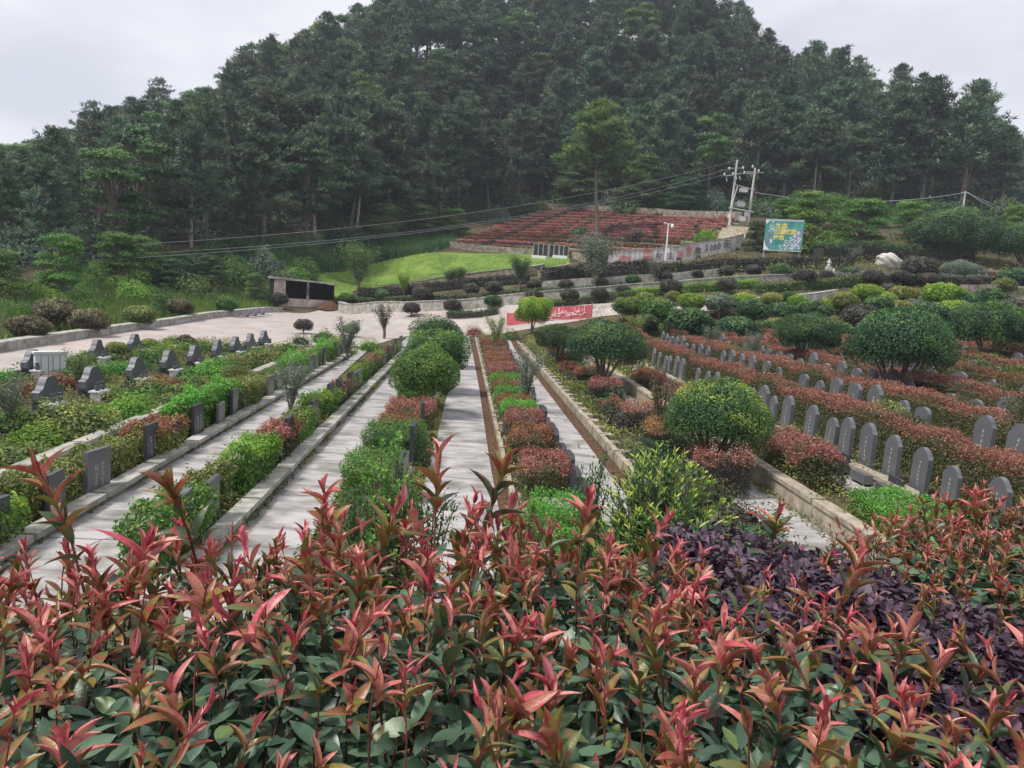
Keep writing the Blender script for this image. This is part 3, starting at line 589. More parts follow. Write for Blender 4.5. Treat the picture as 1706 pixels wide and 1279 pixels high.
# ------------------------------------------------------------------ bushes, topiary balls, clipped trees (prototypes, then copies)
def proto(name, cat, parts):
    t = thing(name, 'x', cat); ch = [m_.build(n_, MT[mt], t) for n_, m_, mt in parts]; kids(t, *ch); t['used'] = 0; return t
def put(p, loc, sc, label, cat=None, group=None, rz=None, mats=None):
    rz = rng.uniform(0, 6.28) if rz is None else rz
    if not p['used']:
        p['used'] = 1; p.location = loc; p.rotation_euler = (0, 0, rz); p.scale = (sc,)*3 if np.isscalar(sc) else sc; p['label'] = label
        if group: p['group'] = group
        if mats:
            for ch in KIDS[p.name]:
                nn_ = ch.name.split('.')[0]
                if nn_ in mats: ch.material_slots[0].link = 'OBJECT'; ch.material_slots[0].material = mats[nn_]
        o = p
    else: o = copy_thing(p, loc, rz, sc, label, group, mats)
    if cat: o['category'] = cat
    return o
def stems(k, h, r_, spread, seed, z0=0):
    g = np.random.default_rng(seed); m_ = MB()
    for i in range(k):
        a = g.uniform(0, 6.28); e = np.array([math.cos(a), math.sin(a), 0])*spread
        m_.tube([np.array([0, 0, z0-.15])+e*.12, np.array([0, 0, z0+h*.35])+e*.2, np.array([0, 0, z0+h])+e*g.uniform(.7, 1.2)], [r_, r_*.8, r_*.5], 6)
    return m_
def shift(m_, dz, sxy=1, sz=1):
    for V in m_.v: V[:, :2] *= sxy; V[:, 2] = V[:, 2]*sz+dz
    return m_
# ball on a short stem: crown radius 1, foot at 0
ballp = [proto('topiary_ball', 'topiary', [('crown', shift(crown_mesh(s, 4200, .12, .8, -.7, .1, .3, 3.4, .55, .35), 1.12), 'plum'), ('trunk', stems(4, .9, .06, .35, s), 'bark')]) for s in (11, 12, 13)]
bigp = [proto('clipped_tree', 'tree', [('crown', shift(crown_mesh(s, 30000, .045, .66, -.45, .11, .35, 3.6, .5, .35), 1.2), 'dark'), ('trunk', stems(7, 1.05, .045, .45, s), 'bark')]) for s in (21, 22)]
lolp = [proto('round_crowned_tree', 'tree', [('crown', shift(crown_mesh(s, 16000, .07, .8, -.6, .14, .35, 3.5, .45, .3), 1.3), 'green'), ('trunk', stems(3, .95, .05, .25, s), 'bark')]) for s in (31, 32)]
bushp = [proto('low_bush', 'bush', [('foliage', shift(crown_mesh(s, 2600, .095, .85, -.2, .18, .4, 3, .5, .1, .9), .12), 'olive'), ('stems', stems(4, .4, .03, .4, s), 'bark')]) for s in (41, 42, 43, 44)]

ELIPS = [  # centre px, centre py, width px, leaf material, description
 (505,541,31,'plum','small brown ball on the forecourt edge, left of the upright dry twigs'),(685,513,30,'plum','dark ball standing alone in front of the left end of the pale wall'),
 (752,508,32,'plum','dark flattened ball in front of the pale wall above the middle path'),(820,500,30,'dark','deep green ball, the greenest before the pale wall'),
 (888,493,33,'plum','grey-brown ball above the right side of the yellow-green shrub'),(948,492,33,'plum','ball above the left half of the red banner'),(998,488,30,'plum','ball above the right end of the red banner'),
 (792,497,24,'plum','small thin ball left of the deep green ball'),(576,495,25,'green','green ball between the shelter and the vase-shaped tree'),(637,490,28,'dark','dark green ball right of the vase-shaped tree on the low wall'),
 (702,488,37,'plum','broad dark ball below the small bright sapling'),(785,481,28,'plum','greyish ball on the upper hedge left of the twin dark bushes'),(655,507,20,'olive','low olive mound on the left hedge'),
 (822,478,32,'plum','dark ball in the upper hedge above the deep green ball'),(888,474,26,'plum','brown-grey ball at the left end of the purple hedge'),(942,473,26,'plum','ball in front of the short pale wall under the purple hedge'),
 (1000,471,27,'plum','ball right of the slim lone trunk above the banner'),(1054,467,28,'dark','bluish dark ball above the first lime dome'),(1037,482,24,'plum','low dark ball between two larger balls on the pale wall'),
 (1115,477,38,'plum','large brown ball hanging over the pale wall'),(1108,461,24,'plum','small brown ball above the large brown ball'),(1160,456,22,'plum','ball at the end of the dark hedge below the lettered wall'),
 (1209,473,35,'plum','large dark ball overlapping the pale wall, below the billboard'),(1209,452,27,'plum','dark ball above the large dark ball left of the billboard'),(1254,450,28,'plum','grey ball below the left leg of the billboard'),
 (1338,461,38,'plum','flat-topped dark ball standing on the pale wall, right of the billboard'),(1300,452,34,'dark','green mound below the right leg of the billboard'),(1412,454,26,'dark','low bluish mound left of the white boulder'),
 (1375,459,24,'plum','dark mound in front of the small white statue'),(1452,462,34,'plum','dark mound at the foot of the white boulder'),(1498,462,30,'plum','grey mound right of the foot of the white boulder'),
 (1528,446,54,'plum','large grey-purple round bush right of the white boulder'),(1688,466,46,'dark','dark round bush at the right edge beside the red cloth'),(1545,466,30,'plum','low mound under the large grey-purple bush'),
 (1045,508,56,'green','bright-topped dome, leftmost of the dense group of domes'),(1092,513,62,'green','second green dome from the left in the dense group'),(1150,500,48,'lime','lime-topped dome below the large brown ball'),
 (1146,533,82,'dark','wide dark dome in front of the lime-topped dome'),(1197,503,52,'grey','grey-green dome right of the lime-topped dome'),(1222,544,70,'dark','dark ragged dome right of the wide dark dome'),
 (1237,499,42,'lime','lime dome half hidden behind two darker ones'),(1250,513,52,'dark','dark dome in front of the half hidden lime dome'),(1283,499,36,'olive','small olive dome under the streaked wall'),
 (1296,520,58,'dark','dark green dome behind the left big clipped tree'),(1328,504,34,'lime','small yellowish dome under the streaked wall'),(1352,516,56,'dark','dark dome beside the bright lime ball'),
 (1383,507,30,'lime','bright lime ball, the brightest of all the domes'),(1402,501,46,'olive','olive dome right of the bright lime ball'),(1441,488,50,'lime','lime dome directly below the white boulder'),
 (1500,491,44,'olive','olive brown dome below the right mounds of the boulder'),(1432,528,62,'plum','dark purplish dome with a rosy right shoulder'),(1461,509,52,'dark','green dome behind the purplish dome'),
 (1497,515,46,'olive','yellow-edged dome in the middle of the domes'),(1540,531,74,'dark','large bluish dome right of centre of the domes'),(1585,521,62,'lime','lime-topped dome behind the large bluish dome'),
 (1568,491,58,'lime','dome with a bright yellow crest below the silvery bush'),(1648,499,48,'dark','single dark dome near the right streaked wall'),(1688,522,62,'plum','grey dome at the right edge above the right big tree'),
 (1640,532,56,'green','green dome just behind the right big clipped tree'),(1402,552,44,'dark','dark dome peeping out behind the left big clipped tree'),(1520,512,36,'grey','small grey-green dome between lime domes'),
 (1072,497,34,'olive','small olive dome behind the leftmost domes'),(1120,495,30,'olive','small dome behind the second green dome'),(1478,482,26,'plum','small dark dome left of the olive brown dome'),(1620,470,26,'plum','small dark mound left of the red cloth'),
 (1075,535,44,'dark','dark dome below the second green dome from the left'),(1115,548,40,'olive','ragged olive dome left of the wide dark dome'),(1175,545,38,'grey','small grey dome touching the wide dark dome on its right'),(1270,548,50,'dark','dark dome just left of the left big clipped tree'),(1290,540,36,'olive','small olive dome above the left big clipped tree'),(1450,548,44,'grey','grey-green dome left of the largest clipped tree'),(1560,560,50,'dark','dark dome right of the largest clipped tree'),(1590,545,44,'olive','olive dome between the largest and the right clipped trees'),(1700,552,50,'dark','dark dome at the right edge behind the right clipped tree'),(1310,497,30,'dark','small dark dome on the streaked wall'),(1475,500,36,'lime','small lime dome between the middle domes'),(1610,505,40,'dark','dark dome left of the single dark dome near the right wall'),(1670,480,34,'olive','small olive mound above the single dark dome'),
 (248,575,30,'olive','small clipped olive ball at the forecourt side of the left bed'),(194,582,33,'olive','brownish clipped mound on the left bed beside the forecourt'),(310,569,29,'plum','small brown ball on a stem on the left bed near the forecourt'),
 (585,548,28,'green','green ball at the forecourt end of the leftmost path'),(300,512,40,'brown','brown-green round bush behind the left wall, below the bright young trees'),(376,508,36,'green','green round bush behind the left wall near the slanted plaques'),
 (232,524,50,'olive','green round bush in the middle of the left bank'),(148,533,56,'brown','rust-brown round bush on the left bank'),(95,520,62,'brown','largest purple-brown bush on the left bank'),(48,545,56,'brown','dark brown bush at the far left of the bank'),
 (463,498,32,'plum','brown ball bush at the left corner of the shelter')]
for i, (px, py, wp, mt, lb) in enumerate(ELIPS):
    low = py+wp*.50; p = tg(px, low, ymin=24 if px > 600 else 18)
    if px < 480 and py > 485 and py < 550: p = tg(px, low, ymin=20)
    r_ = wp*.5*math.hypot(p[0], p[1])/FPX*math.cos(math.atan2(abs(p[0]), p[1])*0)*.97
    sz = .92 if wp > 40 else 1.0
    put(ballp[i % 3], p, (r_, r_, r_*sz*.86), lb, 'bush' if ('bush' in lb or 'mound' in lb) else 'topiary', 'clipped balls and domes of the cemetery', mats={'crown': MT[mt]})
for i, (px, py, wp, lb, mt) in enumerate(((1340,622,100,'big dark clipped tree with a flat dome crown, left of the largest one','dark'),(1484,682,146,'largest clipped tree, broad dark umbrella crown with lighter top','dark'),
   (1640,624,110,'big clipped dome tree at the right edge of the headstone terraces','dark'),(1004,655,132,'wide round dark green tree beside the second brown channel','dark'),(925,612,78,'round dark tree behind the left of the wide round dark green tree','dark'),(1250,0,0,'',''))):
    if not wp: continue
    p = tg(px, py); r_ = wp*.5*p[1]/FPX/math.cos(math.atan2(p[0], p[1]))
    put(bigp[i % 2], p, (r_, r_, r_*(1.12 if i in (1,) else 1.0)), lb, 'tree', None, mats={'crown': MT[mt]})
p = tg(1182, 806); r_ = 92*p[1]/FPX
put(bigp[1], p, (r_, r_, r_*1.08), 'large round green tree with yellow-green shoots beside the tall beige kerb', 'tree', None, mats={'crown': leafmat('shoot_tipped_leaves', (.025, .08, .028), (.07, .17, .05), .5, .25, .1, c3=(.40, .50, .09))})
for i, (px, py, wp, lb, mt) in enumerate(((706,692,116,'nearest round-crowned green tree in the bed between the two wide paths','mid'),(722,655,110,'second round-crowned tree, right behind the nearest one','mid'),(726,612,84,'farthest round-crowned tree at the forecourt end of the bed','mid'),(885,560,64,'rounded yellow-green shrub standing in front of the red banner','lime'))):
    p = tg(px, py); r_ = wp*.5*p[1]/FPX
    put(lolp[i % 2], p, (r_, r_, r_*(.95 if i < 3 else 1.0)), lb, 'tree' if i < 3 else 'shrub', None, mats={'crown': MT[('green', 'mid', 'dark', 'lime')[i]]})
# low bushes of the left bed
k = 0
for r_i, (x, y0, y1, st) in enumerate(((-9.2, 11, 35, 1.55), (-10.3, 14.5, 35, 2.35), (-12.3, 16, 36, 1.7), (-14.2, 17.5, 37, 2.6), (-8.6, 12, 35, 2.1))):
    rn = ['row beside the pale ledge', 'row between the hill-shaped headstones', 'row behind the hill-shaped headstones', 'row nearest the forecourt', 'strip against the pale ledge'][r_i]; y = y0; i = 0
    while y < y1:
        if vis((x, y, .4), 40):
            mt = ['olive', 'green', 'lime', 'olive', 'bright', 'olive', 'rust', 'green'][int(rng.integers(8))]
            s_ = rng.uniform(.55, .95)*(.7 if r_i == 1 else 1); put(bushp[k % 4], (x+rng.normal()*.25, y, 0), (s_, s_*1.1, s_*rng.uniform(.55, .85)), '%s low %s bush from the near end of the %s' % (nth(i), {'olive': 'olive', 'green': 'green', 'lime': 'yellow-green', 'bright': 'vivid green', 'rust': 'rusty'}[mt], rn), 'bush', 'low bushes of the left bed', mats={'foliage': MT[mt]}); k += 1; i += 1
        y += st*rng.uniform(.85, 1.15)
# dark shrubs in the bed right of the second channel
for i in range(22):
    y = 10.2+i*1.6; mt = ['dark', 'plum', 'redgreen', 'rust', 'dark', 'olive'][i % 6]; s_ = rng.uniform(.5, .75)
    put(bushp[i % 4], (4.7+rng.uniform(-.4, .9), y, 0), (s_, s_, s_*rng.uniform(.7, 1.1)), '%s %s shrub from the near end right of the second brown channel' % (nth(i), {'dark': 'dark green', 'plum': 'purplish', 'redgreen': 'brownish', 'rust': 'rusty', 'olive': 'olive'}[mt]), 'shrub', 'shrubs of the dark bed', mats={'foliage': MT[mt]})
for i, (x, y, h, mt) in enumerate(((5.3, 14.2, 1.0, 'red'), (5.1, 17.6, .9, 'rust'), (5.2, 21, .8, 'red'), (5.0, 26, .85, 'red'), (5.0, 30, .8, 'rust'), (5.2, 37, .8, 'red'))):
    block_hedge('%s-topped dark hedge block, %s from the near end right of the second channel' % ({'red': 'red', 'rust': 'rusty'}[mt], nth(i)), x-.55, x+.55, y, y+1.1, h, mt, 'plum', .05, 1200, group='hedge blocks of the dark bed')

# weeds and trailing leaves over the bare soil of the beds: nobody could count them
m_ = MB()
for x0, x1, y0, y1, n_, up in ((-6.7, -5.9, 8, 37, 9000, .16), (-4.15, -3.5, 8, 41, 12000, .2), (-2.2, -.78, 8, 50, 12000, .16), (1.05, 2.15, 8, 50, 9000, .14), (3.95, 5.45, 8, 50, 12000, .2), (6.75, 8.5, 8, 50, 14000, .18), (9.45, 11, 9, 50, 9000, .12), (11, 30, 12, 52, 30000, .2), (-15, -7.8, 10, 39, 30000, .2), (8, 60, 47, 66, 26000, .35), (16, 85, 66, 100, 36000, .7), (-5.95, -5.7, 8, 38, 5000, .1), (-3.5, -3.2, 8, 45, 6000, .1), (-2.3, -2.1, 8, 50, 3500, .08), (-.85, -.68, 8, 50, 4000, .08), (.85, 1.3, 8, 50, 4000, .25), (2.1, 2.3, 8, 50, 3500, .1), (3.75, 4.3, 8, 50, 8000, .32), (6.3, 6.55, 8, 48, 3000, .1), (6.6, 7.0, 8, 48, 6000, .5), (9.2, 9.5, 9, 50, 4000, .3), (-7.9, -7.6, 9, 36, 3000, .25)):
    x = rng.uniform(x0, x1, n_); y = y0+(y1-y0)*rng.uniform(0, 1, n_)**1.15; pat = np.sin(x*2.3+np.sin(y*1.1)*2)*np.cos(y*1.7+x); kq = pat > -.35; x, y = x[kq], y[kq]; k_ = len(x)
    P = np.c_[x, y, zt(x, y)+rng.uniform(0, 1, k_)*up*(1+pat[kq])]; leaves(m_, P, np.tile([0, -.2, 1.], (k_, 1)), .05+.0016*y, 0, np.clip(.45+.3*np.sin(x*1.3+y*.7)+rng.normal(size=k_)*.2, 0, 1), .5, .8)
tag(m_.build('ground_cover', MT['olive']), 'low weeds and trailing leaves over the soil of the grave beds', 'weeds', kind='stuff')

for i, (px, py, wp, mt, lb) in enumerate(((560, 590, 62, 'green', 'loose green bush at the forecourt end of the leftmost path'), (518, 600, 50, 'olive', 'olive bush left of the loose green one at the forecourt end of the leftmost path'), (455, 612, 64, 'olive', 'ragged olive bush at the forecourt corner of the left bed'), (420, 600, 40, 'green', 'small green bush just left of the ragged olive one at the left bed corner'), (615, 585, 42, 'lime', 'yellow-green bush beside the upright purplish twigs'), (640, 605, 36, 'olive', 'olive tuft at the far end of the overgrown row'),
 (790, 560, 34, 'rust', 'rusty tuft at the far end of the middle path'), (480, 590, 44, 'green', 'round green bush at the forecourt edge left of the arching twigs'), (380, 588, 46, 'olive', 'olive bush at the forecourt end of the front memorial row'), (340, 590, 40, 'green', 'green bush between the far hill-shaped headstones'), (280, 592, 46, 'lime', 'yellow-green bush at the forecourt side of the left bed'), (225, 600, 48, 'olive', 'olive bush below the brownish clipped mound'), (500, 575, 36, 'dark', 'dark tuft under the small brown ball by the forecourt'), (540, 572, 48, 'green', 'green bush in front of the arching twigs'), (850, 566, 38, 'olive', 'olive tuft between the far ends of two paths'))):
    p = tg(px, py, ymin=12); r_ = wp*.5*p[1]/FPX; put(bushp[i % 4], p, (r_, r_, r_*.95), lb, 'bush', mats={'foliage': MT[mt]})
kk_ = 0
for (x, y) in ((11.4, 19), (11.5, 27.5), (11.3, 36), (14.3, 21.5), (14.2, 30), (14.4, 40), (17.2, 24), (17.1, 33), (17.3, 42), (20.2, 28), (20, 38), (23, 32), (23.2, 41), (26, 36), (8.2, 19.5), (8.1, 22.5), (8.0, 27.5), (8.1, 33.5), (8.2, 39)):
    s_ = rng.uniform(.45, .8); put(bushp[kk_ % 4], (x, y, float(zt(x, y))+(.55 if x > 9 else 0)), (s_, s_, s_*rng.uniform(.8, 1.25)), '%s loose bush, counted from the near left, among the right terrace hedges' % nth(kk_), 'bush', 'loose bushes of the right terraces', mats={'foliage': MT[['olive', 'redgreen', 'green', 'rust', 'mid'][kk_ % 5]]}); kk_ += 1

# tree builders
def pine_parts(seed, H_=15.0, lo=.35, rad=3.4, nb=11, dens=1):
    g = np.random.default_rng(seed); tr, cr_ = MB(), MB(); bend = g.normal(size=2)*.35
    zs = np.linspace(0, H_, 8); ax = np.stack([bend[0]*np.sin(zs/H_*3), bend[1]*np.sin(zs/H_*2.5), zs], 1); ax[0, 2] = -1
    tr.tube(ax, np.linspace(.24, .05, 8), 7)
    P, Dd, Lz, Ti = [], [], [], []
    nl = 15
    for i in range(nl):
        f_ = (i+g.uniform(-.3, .3))/(nl-1); f_ = min(max(f_, 0), 1); z = H_*(lo+(1-lo)*f_**.95); c = np.array([np.interp(z, zs, ax[:, 0]), np.interp(z, zs, ax[:, 1]), z])
        for b in range(g.integers(4, 7)):
            a = g.uniform(0, 6.28); L = rad*(1-f_)**.62*g.uniform(.55, 1.12)+.5; up = g.uniform(.05, .35)+f_*.5
            e = np.array([math.cos(a), math.sin(a), up]); e /= np.linalg.norm(e); tip = c+e*L+np.array([0, 0, .12*L])
            if L > 1.2: tr.tube([c, c+e*L*.5, tip], [.07, .045, .02], 4, 0, False)
            nt_ = int(dens*(5+L*5.6))
            s_ = g.uniform(.3, 1.05, nt_)[:, None]; q_ = c+(tip-c)*s_+g.normal(size=(nt_, 3))*np.array([.42, .42, .16])*(.5+.5*L/rad)
            P.append(q_); Dd.append(unit(np.tile(e, (nt_, 1))*.6+np.array([0, 0, .8])+g.normal(size=(nt_, 3))*.3)); Ti.append(np.full(nt_, g.uniform(.1, .75))+.25*(s_[:, 0] > .8)+.15*f_)
    P = np.concatenate(P); Dd = np.concatenate(Dd); Ti = np.concatenate(Ti); Pb = np.repeat(P, nb, 0)+g.normal(size=(len(P)*nb, 3))*.12; Db = unit(np.repeat(Dd, nb, 0)+g.normal(size=(len(P)*nb, 3))*.75)
    blades(cr_, Pb, Db, g.uniform(.35, .62, len(Pb))*(1 if nb > 8 else 1.3), .15 if nb > 8 else .24, 0, np.clip(np.repeat(Ti, nb)+g.normal(size=len(Pb))*.12, 0, 1), g=g)
    return tr, cr_
def broad_parts(seed, H_=9.0, rad=3.0, nlob=26, ls=.34, lo=.3, flat=.45):
    g = np.random.default_rng(seed); tr, cr_ = MB(), MB()
    tr.tube([(0, 0, -1), (.1, 0, H_*.4), (g.normal()*.3, g.normal()*.3, H_*.85)], [.22, .16, .05], 7)
    for i in range(nlob):
        f_ = g.uniform(0, 1); z = H_*(lo+(1-lo)*f_); rr = rad*math.sqrt(max(.05, 1-(f_*1.25-.35)**2)); a = g.uniform(0, 6.28); d_ = rr*g.uniform(.45, .95)
        c = np.array([math.cos(a)*d_, math.sin(a)*d_, z]); tr.tube([(0, 0, z*.65), c*[.5, .5, .9], c], [.07, .05, .02], 4, 0, False)
        r_ = g.uniform(.7, 1.25)*rad*.36; n_ = int(150*(r_**2)/(ls*ls*8)); v = sphere_pts(n_, g); v[:, 2] = np.where(v[:, 2] < -.2, -v[:, 2]*.6, v[:, 2])
        q_ = c+v*r_*np.array([1, 1, flat])*g.uniform(.6, 1.1, n_)[:, None]
        leaves(cr_, q_, v*[.6, .6, 1]+[0, 0, .5], ls, 0, np.clip(g.uniform(0, .6)+g.uniform(0, .45, n_), 0, 1), .45, .5, g=g)
    return tr, cr_
leafy = []
for i in range(2):
    a, b = broad_parts(250+i, 10, 3.3, 62, .30, .16, .68); leafy.append(proto('leafy_tree', 'tree', [('crown', b, 'green'), ('trunk', a, 'bark')]))

# ------------------------------------------------------------------ terraces behind the forecourt
def gpts(pp, k=40, ymin=40, D=None):
    """ground points under a drawn line of photo pixels, evenly resampled"""
    P = np.array([tg(a, b, ymin=ymin)[:2] for a, b in pp]); s_ = np.r_[0, np.cumsum(np.hypot(*np.diff(P, axis=0).T))]; q_ = np.linspace(0, s_[-1], k)
    return np.stack([np.interp(q_, s_, P[:, 0]), np.interp(q_, s_, P[:, 1])], 1)
wall_thing('retaining_wall', 'pale stone wall of the lower planted terrace, running from the shelter to the topiary domes', 'wall', gpts([(567, 520), (671, 521), (760, 517), (860, 507), (1000, 495), (1130, 484), (1290, 472), (1400, 468)], 60), lin(.95, .6, 60), .5, MT['stone'], .1, MT['stone'])
wall_thing('retaining_wall', 'stained grey wall holding up the lawn, behind the upper dark hedge', 'wall', gpts([(588, 492), (660, 482), (700, 480), (800, 468), (880, 462), (905, 458)], 40), lin(.4, 1.1, 40), .35, MT['brick'], .06, MT['stone'])
wall_thing('retaining_wall', 'short pale wall under the purple hedge, left of the lone slim trunk', 'wall', gpts([(903, 484), (960, 480), (1010, 478), (1060, 474), (1130, 470), (1200, 463)], 30), .8, .4, MT['stone'])
wall_thing('retaining_wall', 'streaked concrete wall above the lime domes', 'wall', gpts([(1250, 509), (1300, 505), (1345, 501), (1392, 494)], 20), .5, .4, MT['wall'], .06, MT['stone'])
wall_thing('retaining_wall', 'grey weathered wall at the right edge behind the single dark dome', 'wall', gpts([(1600, 497), (1650, 497), (1712, 501)], 12), 1.1, .5, MT['brick'])
wall_thing('sloping_parapet', 'sloping pale parapet climbing beside the purple mound at the end of the lawn', 'wall', gpts([(898, 463), (920, 456), (950, 450)], 16), .7, .3, MT['beige'])
H4 = [('long low dark hedge on top of the lower pale wall', [(575, 500), (660, 502), (760, 500), (860, 492), (980, 486), (1120, 478), (1200, 470)], 1.0, .42, 'dark', 'blackish', .13, 110),
 ('upper dark hedge below the lawn wall', [(600, 494), (700, 488), (800, 478), (880, 472)], 1.2, .85, 'blackish', 'blackish', .13, 110),
 ('purple-brown hedge mound at the end of the lawn', [(905, 474), (960, 466), (1030, 463), (1100, 464)], 2.0, 1.3, 'blackish', 'blackish', .14, 110),
 ('dark hedge running below the lettered wall', [(1090, 462), (1160, 459), (1240, 453), (1330, 448), (1420, 450)], 1.8, 1.15, 'blackish', 'blackish', .14, 110),
 ('trimmed hedge in front of the right half of the pale wall, with yellow-green top', [(1255, 488), (1300, 485), (1340, 483), (1400, 478), (1440, 476)], .9, .7, 'olive', 'dark', .11, 170),
 ('dark trimmed hedge at the foot of the pale wall, left of the red banner', [(745, 530), (800, 528), (830, 523)], 1.0, .5, 'dark', 'blackish', .11, 170),
 ('dark trimmed hedge at the foot of the pale wall, behind the red banner', [(900, 515), (960, 508), (1010, 502), (1060, 497)], 1.0, .55, 'green', 'blackish', .11, 170),
 ('low bright green hedge along the foot of the pale wall, behind the domes', [(1050, 496), (1130, 489), (1200, 483), (1260, 478)], 1.1, .6, 'lime', 'green', .11, 150),
 ('grey scrub hedge in front of the white boulder', [(1390, 474), (1480, 474), (1580, 474), (1712, 478)], 1.6, .8, 'grey', 'blackish', .13, 110),
 ('dark hedge at the back of the statue garden', [(1360, 440), (1440, 436), (1540, 440), (1620, 444)], 2.2, 2.0, 'dark', 'blackish', .15, 90)]
for lb, pp, w_, h, a, b, s_, d_ in H4: long_hedge(lb, gpts(pp, 40), w_, h, a, b, s_*1.25, d_, wob=.12, topfrac=.3)

# shelter: concrete shed with two dark openings
A = dp(457, 493, 77); B = dp(556, 517, 79.5)
c = (A+B)/2; ln = float(np.hypot(*(B-A)[:2])); z0 = float(zt(c[0], c[1])); rz = math.atan2(B[1]-A[1], B[0]-A[0])
t = thing('concrete_shelter', 'small pinkish concrete shed with two dark openings and a slanting flat roof', 'shelter', (c[0], c[1], z0), rz)
hl = ln/2; m_ = MB(); m_.box(-hl, -hl+1.1, 0, .18, -.3, 2.75); m_.build('side_panel', noisemat('pink_plaster', (.44, .34, .30), (.66, .55, .50), (2, 2, .5), 1.5, .85, .2, .2, .35, .62, (.2, .15, .13), 1.5, .5), t); pinkm = bpy.data.materials['pink_plaster']
m_ = MB(); m_.box(-hl+1.101, hl-.05, .02, .16, -.3, .85); m_.build('low_front_wall', pinkm, t)
m_ = MB(); m_.box(-hl, -hl+.15, .181, 3, -.3, 2.7); m_.box(hl-.15, hl, .0, 3, -.3, 2.45); m_.box(-hl+.151, hl-.151, 2.85, 3, -.3, 2.6); m_.build('rear_walls', noisemat('shaded_plaster', (.008, .007, .006), (.03, .026, .022), (1, 1, 1), 2), t)  # near-black colour paints the shade inside the openings onto these walls
m_ = MB(); m_.box(-.12+.3, .12+.3, -.02, .17, .851, 2.6); m_.build('pillar', MT['conc'], t)
m_ = MB(); V = [(-hl-.2, -.35, 2.78), (hl+.15, -.35, 2.5), (hl+.15, 3.2, 2.5), (-hl-.2, 3.2, 2.78)]; V += [(a, b, d+.16) for a, b, d in V]
m_.add(V, [(3, 2, 1, 0), (4, 5, 6, 7), (0, 1, 5, 4), (1, 2, 6, 5), (2, 3, 7, 6), (3, 0, 4, 7)]); m_.build('roof', MT['stone'], t)
p = dp(548, 516, 78.4); g_ = float(zt(p[0], p[1])); m_ = MB(); v = sphere_pts(900); v = v[v[:, 2] > -.1]
m_.lathe([(1.3, -.1), (1.05, .25), (.6, .62), (.25, .8), (0, .84)], 18, 0, (0, 0, 0)); m_.v[0] += rng.normal(size=m_.v[0].shape)*.05
o = m_.build('soil_heap', MT['channel'], loc=(p[0], p[1], g_)); tag(o, 'brown heap of earth against the right corner of the small concrete shed', 'heap')
for i, (px, py) in enumerate(((411, 529), (424, 527), (437, 525))):
    p = tg(px, py, ymin=30); t = thing('stone_plaque', '%s of the three small bluish plaques leaning on the low left wall' % ('leftmost', 'middle', 'rightmost')[i], 'plaque', (p[0], p[1], p[2]+.03), math.atan2(.05, 1)+1.5, 'plaques leaning on the left wall')
    m_ = MB(); Mx = (np.array([[1, 0, 0], [0, math.cos(.5), -math.sin(.5)], [0, math.sin(.5), math.cos(.5)]]), np.array([0, 0, .02])); m_.box(-.45, .45, -.04, .04, 0, .75, 0, Mx); m_.build('panel', noisemat('violet_stone%d' % i, (.22, .21, .30), (.34, .33, .42), (1, 1, 1), 4, .5), t)
    m_ = MB(); m_.box(-.35, .35, .0, .3, 0, .05); m_.build('foot', MT['darkstone'], t)

# lettered retaining wall
LWp = [(1012, 450, 421, 84.5), (1060, 446, 416, 84.5), (1110, 440, 413, 84.5), (1132, 437, 411, 84.5), (1165, 432, 404, 85.5), (1200, 424, 399, 86.5), (1236, 417, 391, 87.5)]
botm = np.array([dp(a, b+6, D) for a, b, _, D in LWp]); topp = np.array([dp(a, e_, D) for a, _, e_, D in LWp])
k = 40; s_ = np.linspace(0, 6, k); lf = lambda A_: np.stack([np.interp(s_, range(7), A_[:, j]) for j in range(3)], 1)
Bt, Tp = lf(botm), lf(topp); Tp[:, :2] = Bt[:, :2]
o_ = Bt[0].copy(); t = thing('retaining_wall', 'long pale plastered wall painted with red and black Chinese characters and 5000', 'wall', o_)
m_ = MB(); nrm = np.array([0, 1, 0])
V = np.concatenate([Bt-o_, Tp-o_, Tp-o_+nrm*.45, Bt-o_+nrm*.45]); F_ = []
for i in range(k-1):
    for q_ in range(3): F_.append((q_*k+i, q_*k+i+1, (q_+1)*k+i+1, (q_+1)*k+i))
F_ += [(0, k, 2*k, 3*k), (k-1, 4*k-1, 3*k-1, 2*k-1)]
m_.add(V, F_); m_.build('wall_face', MT['wall'], t)
m_ = MB(); V = np.concatenate([Tp-o_+[0, -.08, .003], Tp-o_+[0, -.08, .1], Tp-o_+[0, .55, .1], Tp-o_+[0, .55, .003]])
F_ = [(q_*k+i, q_*k+i+1, ((q_+1) % 4)*k+i+1, ((q_+1) % 4)*k+i) for i in range(k-1) for q_ in range(4)]; m_.add(V, F_); m_.build('coping', MT['stone'], t)
def wallpt(px):
    """point on the wall front by pixel column"""
    j = np.argmin([abs(((q_-CAM)@cr)/((q_-CAM)@cf)*FPX+853-px) for q_ in (Bt+Tp)/2]); j = min(max(j, 1), k-2); d = Tp[j+1]-Tp[j-1]
    return (Bt[j]+Tp[j])/2, math.atan2(d[1], d[0]), Bt[j][2], Tp[j][2]
CH = [('刻', 1041, 438, 1.35, 1.5, 'redpaint'), ('墙', 1078, 429, 1.15, 2.0, 'redpaint'), ('村', 1097, 428, .75, .85, 'blackpaint'), ('主', 1117, 427, .75, .8, 'blackpaint'), ('活', 1132, 425, .85, .9, 'redpaint'), ('罚', 1148, 420, .85, 1.0, 'redpaint'),
 ('款', 1163, 419, .85, .85, 'blackpaint'), ('5', 1177, 415, .75, .95, 'blackpaint'), ('0', 1184.5, 413.5, .75, .95, 'blackpaint'), ('0', 1191, 413, .75, .95, 'blackpaint'), ('0', 1198, 411, .75, .95, 'blackpaint'), ('元', 1211, 408, 1.0, 1.0, 'blackpaint')]
